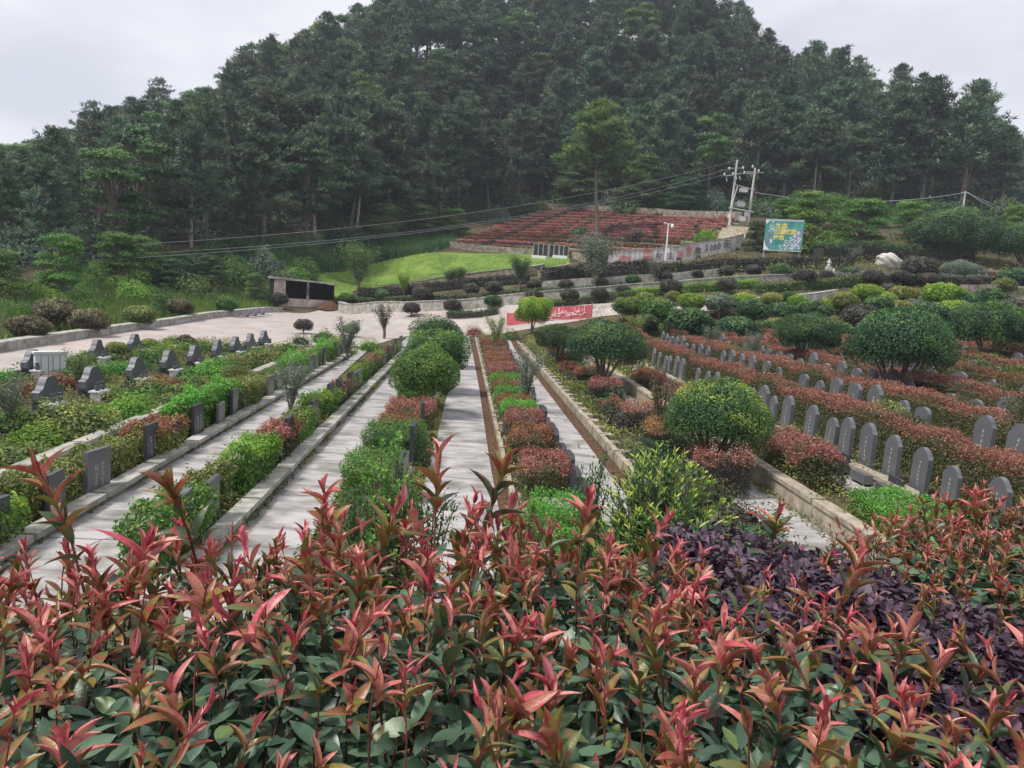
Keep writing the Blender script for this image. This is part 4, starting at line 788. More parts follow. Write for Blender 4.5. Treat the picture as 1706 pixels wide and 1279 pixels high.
def textmesh(name, s, size, mat, parent, mw, loc, rz, extr=.004, sx=1, bold=.012):
    cu_ = bpy.data.curves.new(name, 'FONT'); cu_.body = s; cu_.size = size; cu_.align_x = 'CENTER'; cu_.align_y = 'CENTER'; cu_.extrude = extr; cu_.offset = bold*size; cu_.resolution_u = 2
    ob = bpy.data.objects.new(name, cu_); COL.objects.link(ob); bpy.context.view_layer.update()
    me = bpy.data.meshes.new_from_object(ob.evaluated_get(bpy.context.evaluated_depsgraph_get())); bpy.data.objects.remove(ob)
    me.materials.clear(); me.materials.append(mat); o = bpy.data.objects.new(name, me); COL.objects.link(o); o.parent = parent
    o.rotation_euler = (R(90), 0, rz); o.location = loc; o.scale = (sx, 1, 1); return o
for s_c, px, py, sw, sh, mt in CH:
    c_, rz_, zb, zt_ = wallpt(px); D_ = c_[1]; p = dp(px, py, D_); p[1] = c_[1]
    textmesh('painted_character', s_c, sh*1.05, MT[mt], t, None, (p[0]-o_[0], c_[1]-o_[1]-.16, p[2]-o_[2]), rz_, sx=sw/sh)
for i, (px, py) in enumerate(((1131, 434), (1163, 430), (1228, 418))):
    c_, rz_, zb, _z = wallpt(px); p = dp(px, py, c_[1]); m_ = MB(); an = np.linspace(0, 2*np.pi, 17)
    m_.tube([(math.cos(a)*.26, 0, math.sin(a)*.26) for a in an], .09, 6, 0, False); q_ = thing('drain_opening', '%s dark round drain ring at the foot of the lettered wall' % ('leftmost', 'middle', 'rightmost')[i], 'drain', (p[0], c_[1]-.06, p[2]), rz_, 'drain rings in the lettered wall')
    m_.build('ring', MT['rubber'], q_); m2 = MB(); m2.lathe([(0, 0), (.2, 0), (.2, .02)], 12); o2 = m2.build('grille', MT['granite'], q_); o2.rotation_euler = (R(90), 0, 0)
# concrete apron above the wall
Ap = [dp(1190, 397, 91), dp(1240, 391, 92), dp(1250, 377, 104), dp(1205, 375, 104)]
for q_ in Ap: q_[2] = float(zt(q_[0], q_[1]))+.15
m_ = MB(); n_ = 12; G_ = np.array([[(Ap[0]*(1-a)+Ap[1]*a)*(1-b)+(Ap[3]*(1-a)+Ap[2]*a)*b for a in np.linspace(0, 1, n_)] for b in np.linspace(0, 1, n_)])
G_[..., 2] = zt(G_[..., 0], G_[..., 1])+.12; ii = np.arange(n_*n_).reshape(n_, n_); m_.add(G_.reshape(-1, 3), np.stack([ii[:-1, :-1], ii[:-1, 1:], ii[1:, 1:], ii[1:, :-1]], -1).reshape(-1, 4))
tag(m_.build('concrete_apron', MT['beige']), 'beige concrete slope at the foot of the twin power poles', 'pavement', kind='structure')

# lamp post
p = dp(1108, 436, 83.6); tp = dp(1116, 372, 83.6); t = thing('lamp_post', 'white lamp post with a camera arm in front of the lettered wall', 'lamp post', (p[0], p[1], p[2]-.5)); hgt = tp[2]-p[2]+.5
m_ = MB(); m_.tube([(0, 0, 0), (0, 0, hgt)], [.11, .075], 8); m_.lathe([(.2, 0), (.2, .06), (.09, .1)], 8); m_.build('post', MT['paint'], t)
m_ = MB(); m_.tube([(-.45, 0, hgt-.1), (.5, 0, hgt-.1)], .04, 6); m_.build('arm', MT['paint'], t)
m_ = MB(); m_.lathe([(0, 0), (.17, .02), (.19, .2), (.1, .4), (0, .42)], 10, 0, (.45, 0, hgt-.5)); m_.build('dome_camera', MT['paint'], t)
m_ = MB(); m_.box(-.55, -.3, -.12, .12, hgt-.08, hgt+.06); m_.build('lamp_head', MT['paint'], t)
m_ = MB(); m_.box(.09, .36, -.12, .12, 1.5, 2.0); m_.build('control_box', MT['paint'], t)

# utility poles
def seg(a, b): return np.array([a, b])
def polepts(b, tpx, tpy, D): return dp(b[0], b[1], D), dp(tpx, tpy, D)
Dp = 103.0
b1, t1 = dp(1215, 376, Dp), dp(1229.5, 267, Dp); b2, t2 = dp(1245, 380, Dp+1), dp(1260, 280, Dp+1)
base = np.array([(b1[0]+b2[0])/2, (b1[1]+b2[1])/2, 0]); base[2] = min(zt(b1[0], b1[1]), zt(b2[0], b2[1]))-.2
t = thing('transformer_pole_frame', 'twin pale concrete power poles carrying a transformer, fuse box and crossarms', 'power pole', base)
for bb, tt_ in ((b1, t1), (b2, t2)):
    m_ = MB(); top = np.array([bb[0]+(tt_[0]-bb[0])*.6, bb[1], tt_[2]]); m_.tube([np.array([bb[0], bb[1], base[2]])-base, top-base], [.21, .13], 10); m_.build('pole', MT['pole'], t)
def onp(px, py, dy=-.25): q_ = dp(px, py, Dp+dy); return q_-base
def bar(a, b, r_=.06, mt='metal', nm='crossarm', k_=6): m_ = MB(); m_.tube([onp(*a), onp(*b)], r_, k_); return m_.build(nm, MT[mt], t)
bar((1208, 294), (1236, 289)); bar((1243, 287), (1272, 288)); bar((1221, 307), (1258, 317)); bar((1214, 346), (1256, 354), .09); bar((1237, 289), (1262, 290), .04); bar((1212, 281), (1240, 280), .04)
m_ = MB(); m_.tube([onp(1229, 310), onp(1219, 344)], .07, 6); m_.build('cable_conduit', MT['pole'], t)
for (px, py) in ((1215, 281), (1207, 291), (1221, 290), (1238, 280), (1240, 288), (1254, 278), (1264, 285)):
    m_ = MB(); q_ = onp(px, py, -.35); m_.lathe([(0, -.2), (.1, -.18), (.16, -.05), (.1, 0), (.17, .08), (.1, .16), (0, .22)], 8, 0, q_); m_.build('insulator', MT['white'], t)
for (px, py) in ((1210, 296), (1232, 293), (1226, 293)):
    m_ = MB(); q_ = onp(px, py, -.35); m_.tube([q_, q_+[.15, 0, -.5]], .06, 5); m_.build('fuse_cutout', MT['white'], t)
m_ = MB(); a_, b_ = onp(1236, 312), onp(1247, 320); m_.box(a_[0], b_[0], -.5, .2, b_[2]+.0, a_[2]); m_.build('fuse_box', MT['white'], t)
m_ = MB(); a_, b_ = onp(1229, 336), onp(1241, 346); m_.box(a_[0], b_[0], -.7, .3, b_[2]+.1, a_[2]); [m_.lathe([(.07, 0), (.11, .05), (.05, .3), (0, .32)], 7, 0, (a_[0]+.25+i*.3, -.2, a_[2])) for i in range(3)]
m_.box(a_[0]-.12, a_[0]-.01, -.5, .1, b_[2]+.25, a_[2]-.15); m_.box(b_[0]+.01, b_[0]+.12, -.5, .1, b_[2]+.25, a_[2]-.15); m_.build('transformer', MT['metal'], t)
m_ = MB(); a_, b_ = onp(1234, 360), onp(1243, 368); m_.box(a_[0], b_[0], -.6, .1, b_[2], a_[2]); m_.tube([(a_[0]+.1, -.2, a_[2]), (a_[0]-.5, -.2, b_[2]-.1)], .05, 5); m_.build('meter_box', MT['white'], t)
for bb, py in ((b1, 360), (b2, 356)):
    m_ = MB(); q_ = onp(1216 if bb is b1 else 1248, py, 0); m_.box(q_[0]-.28, q_[0]+.2, -.35 if bb is b1 else .5, -.26 if bb is b1 else .6, q_[2]-.3, q_[2]+.3); m_.build('warning_plate', MT['paint'], t)
b3, t3 = dp(1603, 357, 112), dp(1609, 319, 112); gz = float(zt(b3[0], b3[1]))-.3
t = thing('power_pole', 'single leaning concrete power pole on the far right before the dark pines', 'power pole', (b3[0], b3[1], gz))
m_ = MB(); m_.tube([(0, 0, 0), (.0, 0, t3[2]-gz)], [.18, .12], 9); m_.build('pole', MT['pole'], t); m_ = MB(); m_.tube([(-.6, 0, t3[2]-gz-.2), (.6, 0, t3[2]-gz-.2)], .05, 6); m_.build('crossarm', MT['metal'], t)
def cable(lb, a, b, sag, r_=.015, k_=40):
    s_ = np.linspace(0, 1, k_)[:, None]; P = a*(1-s_)+b*s_; P[:, 2:] -= sag*4*s_*(1-s_); m_ = MB(); m_.tube(P-a, r_, 5); o = m_.build('power_line', MT['wire'], loc=a); return tag(o, lb, 'cable', 'overhead power lines')
wl = [((1229, 267), (-60, 421), 2.2, 'uppermost power line sagging from the twin poles to the left edge'), ((1215, 281), (-60, 432), 2.6, 'middle power line sagging from the twin poles to the left edge'), ((1207, 291), (-60, 443), 2.2, 'lowest power line sagging from the twin poles to the left edge')]
for a_, b_, sg, lb in wl: cable(lb, dp(*a_, Dp), dp(*b_, 58), sg)
cable('thick bundled cable between the twin poles and the single right pole', dp(1258, 321, Dp), dp(1609, 321, 112), 1.3, .05)
cable('upper cable leaving the single right pole towards the right edge', dp(1610, 320, 112), dp(1760, 372, 96), .5, .03); cable('lower cable leaving the single right pole towards the right edge', dp(1611, 321, 112), dp(1760, 381, 95), .7, .03)

# billboard
D_ = 80.0; tl, tr, br_, bl_ = dp(1280, 366, D_), dp(1343, 376, D_-1.5), dp(1335, 423, D_-1.5), dp(1271, 416, D_)
w_ = float(np.hypot(*(tr-tl)[:2])); h_ = float(tl[2]-bl_[2]); zb = float(bl_[2]); rz_ = math.atan2((tr-tl)[1], (tr-tl)[0])
gz = float(zt(bl_[0], bl_[1])); t = thing('billboard', 'green billboard on two legs with yellow characters, white blossoms and a pale lower left corner', 'billboard', (bl_[0], bl_[1], gz), rz_); hb = zb-gz
m_ = MB(); m_.box(0, w_, 0, .12, hb, hb+h_); m_.build('panel', noisemat('teal_print', (.03, .20, .17), (.10, .36, .31), (1, 1, 1), .7, .5, .3), t)
for x in (.12, w_-.2): m_ = MB(); m_.tube([(x, .2, -.3), (x, .2, hb+h_)], .07, 7); m_.build('leg', MT['metal'], t)
m_ = MB(); m_.box(-.03, w_+.03, -.03, .15, hb+h_+.002, hb+h_+.06); m_.box(-.03, w_+.03, -.03, .15, hb-.06, hb-.002); m_.build('frame', MT['white'], t)
pm = {'ylw': noisemat('yellow_print', (.65, .5, .12), (.8, .68, .25)), 'wht': noisemat('pale_print', (.55, .62, .66), (.78, .8, .8), (1, 1, 1), 5), 'vio': noisemat('blue_print', (.10, .17, .25), (.25, .3, .4), (1, 1, 1), 3)}
m_ = MB(); y = -.006
m_.add([(.02, y, hb+.03), (.62, y, hb+.03), (.2, y, hb+.5), (.02, y, hb+1.2)], [(0, 1, 2, 3)]); m_.add([(.02, y, hb+h_-.5), (.5, y, hb+h_-.02), (.02, y, hb+h_-.02)], [(0, 1, 2)]); m_.box(.62, .82, -.01, -.004, hb+.75, hb+1.15)
m_.box(.1, w_-.1, -.01, -.004, hb+h_-.12, hb+h_-.05)
for _ in range(230):   # blossom spray over the lower right
    u_, v_ = rng.uniform(0, 1, 2); x = w_*(.42+.55*u_); z = hb+.12+(h_*.62)*v_
    if v_ > .25+.9*u_: continue
    s_ = rng.uniform(.04, .09); an = rng.uniform(0, 6.28); m_.add([(x+s_*math.cos(an+q_), y-.001, z+s_*math.sin(an+q_)) for q_ in (0, 1.57, 3.14, 4.71)], [(0, 1, 2, 3)])
for _ in range(40):
    x, z = rng.uniform(.35, .95), hb+h_*rng.uniform(.6, .93); s_ = rng.uniform(.03, .07); m_.add([(x-s_, y, z), (x, y, z-s_), (x+s_, y, z), (x, y, z+s_)], [(0, 1, 2, 3)])
m_.build('white_artwork', pm['wht'], t)
m_ = MB(); m_.add([(.3, y+.001, hb+.5), (.75, y+.001, hb+.35), (.7, y+.001, hb+h_*.62), (.12, y+.001, hb+h_*.6)], [(0, 1, 2, 3)]); m_.add([(w_*.62, y+.001, hb+.2), (w_-.1, y+.001, hb+.15), (w_-.1, y+.001, hb+h_*.8), (w_*.9, y+.001, hb+h_*.7)], [(0, 1, 2, 3)]); m_.build('blue_artwork', pm['vio'], t)
for s_c, x, z, sz in (('生态', .42, .79, .62), ('公墓', .40, .60, .62), ('绿色', .38, .41, .56), ('殡葬', .68, .60, .58)):
    textmesh('printed_characters', s_c, sz, pm['ylw'], t, None, (w_*x, -.014, hb+h_*z), 0, bold=.03)

# statue garden
p = dp(1478, 452, 73); gz = float(zt(p[0], p[1])); t = thing('white_boulder', 'large whitish rock with a jagged top lying on a dark stone footing', 'rock', (p[0], p[1], gz)); q_ = dp(1478, 440, 73)
bm = bmesh.new(); bmesh.ops.create_icosphere(bm, subdivisions=4, radius=1)
for v in bm.verts:
    c_ = v.co; n1 = math.sin(c_.x*3.1+1)*math.cos(c_.y*2.7)+math.sin(c_.z*5+c_.x*2)*.6; f_ = 1+.10*n1+.05*math.sin(c_.x*9+c_.z*7)+.03*math.sin(c_.y*15+c_.x*11)
    v.co = Vector((c_.x*1.35*f_, c_.y*.8*f_, max(c_.z, -.72)*.82*f_*(1+.18*c_.x*(-1))))
me = bpy.data.meshes.new('rock'); bm.to_mesh(me); bm.free(); me.materials.append(MT['boulder']); o = bpy.data.objects.new('rock', me); COL.objects.link(o); o.parent = t; o.location = (0, 0, max(.8, float(q_[2]-gz)))
m_ = MB(); m_.box(-1.0, .9, -.5, .5, -.3, max(.3, float(q_[2]-gz)-.5)); m_.build('footing', MT['brick'], t)
def statue(px, py, hpx, D_, lb, animal=False):
    p = dp(px, py, D_); h_ = hpx*D_/FPX; gz = float(zt(p[0], p[1])); zb = float(p[2]); t = thing('white_statue', lb, 'statue', (p[0], p[1], min(gz, zb)-.2)); o0 = zb-min(gz, zb)+.2
    m_ = MB(); m_.box(-h_*.22, h_*.22, -h_*.2, h_*.2, 0, o0+h_*.22); m_.build('pedestal', MT['white'], t)
    m_ = MB(); z_ = o0+h_*.221; s_ = h_*.78; m_.lathe([(.0, 0), (s_*.2, 0), (s_*.19, s_*.2), (s_*.15, s_*.45), (s_*.2, s_*.62), (s_*.17, s_*.72), (s_*.06, s_*.78), (s_*.055, s_*.82), (s_*.09, s_*.87), (s_*.095, s_*.93), (s_*.05, s_*.99), (0, s_)], 12, 0, (0, 0, z_))
    m_.tube([(s_*.18, 0, z_+s_*.68), (s_*.25, -s_*.06, z_+s_*.5), (s_*.12, -s_*.16, z_+s_*.42)], [s_*.055, s_*.05, s_*.035], 6); m_.tube([(-s_*.18, 0, z_+s_*.68), (-s_*.25, -s_*.06, z_+s_*.5), (-s_*.12, -s_*.16, z_+s_*.42)], [s_*.055, s_*.05, s_*.035], 6)
    m_.build('robed_figure', MT['white'], t, True)
statue(1380, 448, 17, 70, 'pale robed statue standing before the dark hedge, the taller of the two white ones'); statue(1388, 458, 12, 67, 'small white figure just right of and below the taller pale statue')
p = dp(1428, 459, 68); t = thing('grey_stele', 'small grey square tablet on a thin post left of the white boulder', 'tablet', (p[0], p[1], float(p[2])-.3)); m_ = MB(); m_.box(-.25, .25, -.06, .06, .5, 1.0); m_.build('tablet', MT['granite'], t); m_ = MB(); m_.box(-.05, .05, -.05, .05, 0, .499); m_.build('post', MT['granite'], t)
# altar with red cloth at the right edge
p = dp(1640, 468, 64); t = thing('altar_table', 'low table under a bright red cloth at the right edge', 'altar', (p[0], p[1], float(p[2])-.1))
m_ = MB(); m_.box(-1.3, 1.3, -.45, .45, .0, .42); m_.build('red_cloth', MT['redcloth'], t); 
p2 = p+[-.75, .1, .32]; t2_ = thing('pale_stone', 'pale upright stone on the left end of the red cloth', 'stone', p2); m_ = MB(); m_.prism([(-.15, 0), (.15, 0), (.12, .5), (0, .62), (-.13, .48)], -.2, .2); m_.build('block', MT['white'], t2_); m_ = MB(); m_.box(-.24, .24, -.18, .18, -.0, .05); m_.build('foot', MT['beige'], t2_)
p2 = p+[.35, .15, .5]; t2_ = thing('brown_log', 'brown rounded log lying behind the red cloth', 'log', p2); m_ = MB(); m_.tube([(-.75, 0, .1), (-.3, 0, .25), (.3, 0, .3), (.7, 0, .15)], [.18, .28, .28, .2], 10); m_.build('trunk', MT['bark'], t2_, True); m_ = MB(); m_.tube([(.6, 0, .2), (.8, 0, .5)], [.07, .04], 6); m_.tube([(-.75, 0, .0), (1.0, -.2, -.12)], .04, 6); m_.build('branch', MT['beige'], t2_)
p = tg(1558, 457, ymin=60); put(bushp[0], p, (.8, .8, .9), 'small pinkish red bush between the grey-purple bush and the silvery bush', 'bush', mats={'foliage': MT['red']})
p = tg(1598, 468, ymin=60); put(lolp[0], p-[0, 0, .6], (1.9, 1.9, 1.15), 'silvery feathery bush between the red bush and the red cloth', 'bush', mats={'crown': MT['grey']})
p = tg(1582, 440, ymin=76); put(bigp[0], p-[0, 0, 2.2], (5.0, 5.0, 4.5), 'huge dome-shaped dark tree behind the silvery bush on the right', 'tree', mats={'crown': MT['dark']})
p = tg(1712, 450, ymin=76); put(bigp[1], p-[0, 0, 1.6], (3.6, 3.6, 3.8), 'dark dome-shaped tree cut by the right edge of the view', 'tree', mats={'crown': MT['dark']})
for i, (px, py, wp, hp_, lb) in enumerate(((1355, 440, 100, 95, 'large feathery green bush right behind the billboard'), (1430, 430, 95, 75, 'feathery green bush right of the one behind the billboard'), (1312, 395, 60, 45, 'pale green bush above the left corner of the billboard'), (1512, 420, 60, 60, 'green bush between the feathery bushes and the huge dome tree'), (1258, 436, 40, 44, 'dark green bush at the right end of the lettered wall'), (1690, 420, 60, 55, 'yellow-green young tree behind the right edge'))):
    p = tg(px, py-18, ymin=82); r_ = wp*.5*p[1]/FPX; put(leafy[i % 2], p-[0, 0, r_*.5], (r_*.31, r_*.29, r_*hp_/wp*.26), lb, 'bush', mats={'crown': MT['green' if i not in (4,) else 'dark']})
# banner strung low along the forecourt edge
a_, b_ = tg(843, 545, ymin=45), tg(985, 531, ymin=45); d_ = b_-a_; L_ = float(np.hypot(d_[0], d_[1])); rz_ = math.atan2(d_[1], d_[0])
t = thing('red_banner', 'long low red banner with faded white characters behind the yellow-green shrub', 'banner', a_, rz_); m_ = MB(); nn_ = 40; X = []
bz = lambda s_: float(zt(a_[0]+d_[0]*s_, a_[1]+d_[1]*s_))-a_[2]
for i in range(nn_):
    s_ = i/(nn_-1)
    for j in range(5): X.append((L_*s_, .05*math.sin(i*.9+j)+.02, bz(s_)+.12+.24*j-.05*math.sin(s_*9)))
ii = np.arange(nn_*5).reshape(nn_, 5); m_.add(X, np.stack([ii[:-1, :-1], ii[1:, :-1], ii[1:, 1:], ii[:-1, 1:]], -1).reshape(-1, 4)); m_.build('cloth', MT['redcloth'], t, True)
m_ = MB()
for c_ in range(10):
    xc = L_*(.50+c_*.045)
    for _ in range(7):
        w0, h0 = (rng.uniform(.15, .3), .035) if rng.random() < .5 else (.035, rng.uniform(.15, .35)); xx = xc+rng.uniform(-.16, .1); z0 = bz(xc/L_)+.3+rng.uniform(0, .4); m_.box(xx, xx+w0, -.07, -.06, z0, z0+h0)
m_.build('faded_characters', MT['paint'], t)
m_ = MB()
for s_ in (0, .33, .66, 1): m_.tube([(L_*s_, .1, bz(s_)-.2), (L_*s_, .1, bz(s_)+1.2)], .03, 6)
m_.build('stakes', MT['metal'], t)

# ------------------------------------------------------------------ red terraces on the far slope
def ter(tt_):
    L0 = np.array([748, 411.])*(1-tt_)+np.array([908, 353.])*tt_
    Rr = np.array([1030, 436]) if tt_ <= 0 else np.array([np.interp(tt_, [0, .3, .6, 1], [1035, 1150, 1192, 1238]), np.interp(tt_, [0, .3, .6, 1], [432, 405, 388, 369])])
    return L0, Rr
NT = 13
for i in range(NT):
    L0, Rr = ter(i/(NT-1)); q_ = np.linspace(0, 1, 14); bow = 4*(1-i/NT)*np.sin(q_*np.pi)
    pts = [tuple(L0*(1-a)+Rr*a-np.array([0, b])) for a, b in zip(q_, bow)]
    P = gpts(pts, 30, ymin=88); far = P[:, 1].mean()
    top = 'terred' if i > 3 or i == 1 else 'rust'
    th_ = long_hedge('%s red hedge row from the bottom of the far terraced slope' % nth(i), P, .8, .62, top, 'blackish', .16, 170, name='terrace_hedge', group='hedge rows of the far terraces', wob=.1, topfrac=.5, hv=.12)
    kb = MB(); c0 = np.array(th_.location); Pk = np.c_[P[:, 0]-c0[0], P[:, 1]-.75-c0[1]]; wallmesh(kb, np.c_[Pk, zt(P[:, 0], P[:, 1]-.75)-c0[2]], .16, .3, -.4); kb.build('stone_edging', MT['beige'], th_)
P = gpts([(750, 413), (820, 420), (890, 424), (960, 432), (1012, 440)], 30, ymin=88); wall_thing('rubble_wall', 'low mossy rubble wall at the foot of the far red terraces', 'wall', P, .85, .5, MT['brick'])
P = gpts([(908, 352), (960, 353), (1000, 356), (1100, 362), (1235, 369)], 30, ymin=100); wall_thing('stone_wall', 'pale line of wall along the top of the far red terraces', 'wall', P, 1.4, .4, MT['brick'])
for i, (px, py, s_, mt, lb) in enumerate(((828, 386, 1.5, 'red', 'red round bush on the left of the far terraces'), (917, 386, 1.6, 'rust', 'dark red round bush in the middle of the far terraces'), (970, 388, 1.5, 'dark', 'dark green bush among the far terraces left of the lone tree'), (1175, 396, 1.7, 'lime', 'yellow bush on the far terraces left of the concrete slope'), (1060, 398, 2.0, 'plum', 'purplish bush on the far terraces left of the lamp post'))):
    p = tg(px, py+6, ymin=90); put(bushp[i % 4], p, s_, lb, 'bush', mats={'foliage': MT[mt]})
for i, px in enumerate((892, 900, 908, 918, 926, 935, 942)):
    p = tg(px, 426+i*.9, ymin=88); t = thing('niche_tomb', '%s small dark arched niche from the left at the foot of the far terraces' % nth(i), 'tomb', p, 0, 'small arched niches beside the lawn')
    m_ = MB(); m_.prism([(-.1, 0), (.1, 0), (.1, 1.5), (-.1, 1.5)], -.26, .26); o = m_.build('dark_niche', MT['darkstone'], t); m_ = MB(); m_.box(-.36, -.27, -.2, .2, 0, 1.6); m_.box(.27, .36, -.2, .2, 0, 1.6); m_.box(-.4, .4, -.22, .22, 1.601, 1.7); m_.build('frame', MT['stone'], t)
for px0, px1, lb in ((887, 911, 'left white kerb slab in front of the small arched niches'), (922, 946, 'right white kerb slab in front of the small arched niches')):
    a_, b_ = tg(px0, 430, ymin=88), tg(px1, 432, ymin=88); t = thing('white_kerb', lb, 'kerb', a_); m_ = MB(); wallmesh(m_, [(0, 0, 0), tuple((b_-a_)/2), tuple(b_-a_)], .4, .5, -.3); m_.build('kerb_block', MT['white'], t)

# ------------------------------------------------------------------ trees of the wooded hill
pines = []
for i in range(6):
    a, b = pine_parts(100+i, 15, (.18, .3, .46, .22, .36, .24)[i], (3.3, 3.7, 3.5, 3.0, 4.0, 3.4)[i]); pines.append(proto('pine_tree', 'tree', [('crown', b, 'pine'), ('trunk', a, 'bark')]))
airy = []
for i in range(3):
    a, b = pine_parts(170+i, 15, (.2, .3, .25)[i], (2.3, 2.6, 2.9)[i], 9, (.5, .6, .45)[i]); airy.append(proto('pine_tree', 'tree', [('crown', b, 'pine'), ('trunk', a, 'bark')]))
broads = []
for i in range(4):
    a, b = broad_parts(200+i, 10, 3.3, 30, .36); broads.append(proto('broadleaf_tree', 'tree', [('crown', b, 'broad'), ('trunk', a, 'bark')]))
def pix(p):
    v = np.asarray(p, float)-CAM; z = v@cf; return v@cr/z*FPX+853, 640-v@cu/z*FPX
EDGE = np.array([(-300, 480), (0, 470), (100, 450), (320, 408), (520, 400), (600, 393), (700, 382), (740, 368), (830, 352), (905, 336), (1240, 348), (1330, 352), (1500, 352), (1706, 362), (2000, 380)], float)
TOPS = np.array([(-200, 290), (0, 262), (60, 250), (100, 240), (150, 205), (200, 186), (260, 155), (330, 165), (370, 150), (430, 62), (480, 88), (540, 55), (600, 15), (700, -30), (1180, -30), (1215, 2), (1250, 40), (1275, 60), (1310, 108), (1360, 68), (1400, 100), (1450, 98), (1500, 132), (1550, 168), (1600, 155), (1650, 205), (1706, 245), (1900, 330)], float)
cand = []
g = np.random.default_rng(5)
ys = np.arange(58, 205, .9)
for _ in range(26000):
    y = g.uniform(56, 200); x = g.uniform(-.78, .88)*y
    cand.append((x, y))
cand = np.array(cand); cz = zt(cand[:, 0], cand[:, 1]); V_ = np.c_[cand, cz]-CAM; zz = V_@cf; PXc = V_@cr/zz*FPX+853; PYc = 640-V_@cu/zz*FPX
ok = (PYc < np.interp(PXc, EDGE[:, 0], EDGE[:, 1])) & (PXc > -110) & (PXc < 1820)
slope = zt(cand[:, 0], cand[:, 1]+3)-cz
ok &= slope > -1.0
cand, cz, PXc, PYc = cand[ok], cz[ok], PXc[ok], PYc[ok]
sel = []
ed = np.interp(PXc, EDGE[:, 0], EDGE[:, 1])-PYc
av = (PYc-np.interp(PXc, TOPS[:, 0], TOPS[:, 1]))*cand[:, 1]/FPX
keep = av > 4.5; cand, cz, PXc, PYc, ed, av = cand[keep], cz[keep], PXc[keep], PYc[keep], ed[keep], av[keep]
order = np.argsort(np.where(ed < 12, 0, 1)+g.uniform(0, .9, len(cand))); SX = np.zeros((0, 3))
for i in order:
    p = cand[i]; sp = 4.6 if ed[i] < 14 else 5.4 if av[i] < 20 else 4.9+p[1]*.007
    if len(SX) and (((SX[:, 0]-p[0])**2+(SX[:, 1]-p[1])**2) < sp*sp).any(): continue
    SX = np.vstack([SX, [p[0], p[1], sp]]); sel.append(i)
sel = sorted(sel, key=lambda i: cand[i][1]/(1+.5*(av[i] < 18)))
print('forest trees', len(sel))
SECT = [(160, 'at the far left'), (330, 'above the left bank'), (470, 'left of the shelter'), (620, 'above the shelter'), (760, 'above the lawn'), (870, 'above the left terraces'), (980, 'left of the lone pine'), (1080, 'right of the lone pine'), (1190, 'left of the twin poles'), (1300, 'right of the twin poles'), (1400, 'above the billboard'), (1520, 'right of the billboard'), (1600, 'left of the single pole'), (9999, 'at the right edge')]
plan = []; cnt = [0, 0]
mass = MB(); low_p = [pine_parts(150+i, 15, .3, 4.2, 5)[1] for i in range(4)]
for n_, i in enumerate(sel):
    x, y = cand[i]; z = cz[i]; avail = av[i]; front = ed[i] < 14; ridge = avail < 20
    isb = g.random() < (.34 if front else .22) and avail > 9 and cnt[1] < 105
    h_ = g.uniform(13, 18.5) if not isb else g.uniform(9, 13.5)
    lim = avail*g.uniform(.84, 1.04)
    if h_ > lim: h_ = max(lim, 5)
    elif ridge and not isb: h_ = min(lim*g.uniform(.82, 1.15), 21)
    if not isb and cnt[0] >= 296:
        V = low_p[n_ % 4]; s_ = h_/15; a = g.uniform(0, 6.28); Rm = np.array([[math.cos(a), -math.sin(a), 0], [math.sin(a), math.cos(a), 0], [0, 0, 1]]); Q = (V.v[0]*np.array([s_*1.15, s_*1.15, s_]))@Rm.T+[x, y, z-.3]
        mass.add(Q, V.f[0], 0, V.t[0]); continue
    cnt[isb] += 1
    sec = [nm for q_, nm in SECT if PXc[i] < q_][0]; zone = 'on the skyline' if ridge else 'at the wood edge' if front else 'inside the wood'
    plan.append((zone, sec, PXc[i], isb, x, y, z, h_, n_))
print('pines', cnt[0], 'broad', cnt[1], 'mass', len(mass.v))
if mass.v: tag(mass.build('pine_wood', MT['pine']), 'rest of the dark pine wood covering the upper hillside as one mass', 'wood', kind='stuff')
from collections import defaultdict
dd = defaultdict(list)
for q_ in plan: dd[(q_[3], q_[0], q_[1])].append(q_)
for (isb, zone, sec), L_ in dd.items():
    L_.sort(key=lambda q_: q_[2])
    for j, (_, _, _, _, x, y, z, h_, n_) in enumerate(L_):
        lb = '%s %s from the left %s, %s' % (nth(j), 'rounded broadleaf tree' if isb else 'dark pine', zone, sec); gi = '%s %s' % ('broadleaf trees' if isb else 'pines', zone)
        if isb: put(broads[n_ % 4], (x, y, z-.3), h_/10*g.uniform(1.0, 1.2), lb, 'tree', gi, mats={'crown': MT['broad' if g.random() < .7 else 'dark']})
        else:
            s_ = h_/15; w2 = s_*g.uniform(1.05, 1.4); put(airy[n_ % 3] if zone == 'on the skyline' else pines[n_ % 6], (x, y, z-.3), (w2, w2, s_), lb, 'tree', gi)
# low growth under the trees, as one mass
m_ = MB(); nU = 26000; q_ = g.integers(0, len(cand), nU); c2 = cand[q_]+g.normal(size=(nU, 2))*.8; zz2 = zt(c2[:, 0], c2[:, 1]); rr2 = np.repeat(np.arange(nU), 7)
Pq = np.c_[c2, zz2][rr2]+g.normal(size=(nU*7, 3))*[.8, .8, .6]+[0, 0, .9]; leaves(m_, Pq, np.tile([0, -.4, 1.], (nU*7, 1)), .55, 0, np.repeat(g.uniform(0, .8, nU), 7), .45, .8, g=g)
tag(m_.build('forest_undergrowth', MT['pine']), 'scrub and ferns, coloured dark for shade, covering the hill floor under the trees', 'undergrowth', kind='stuff')  # dark needle colour puts the shade under the trees into the scrub
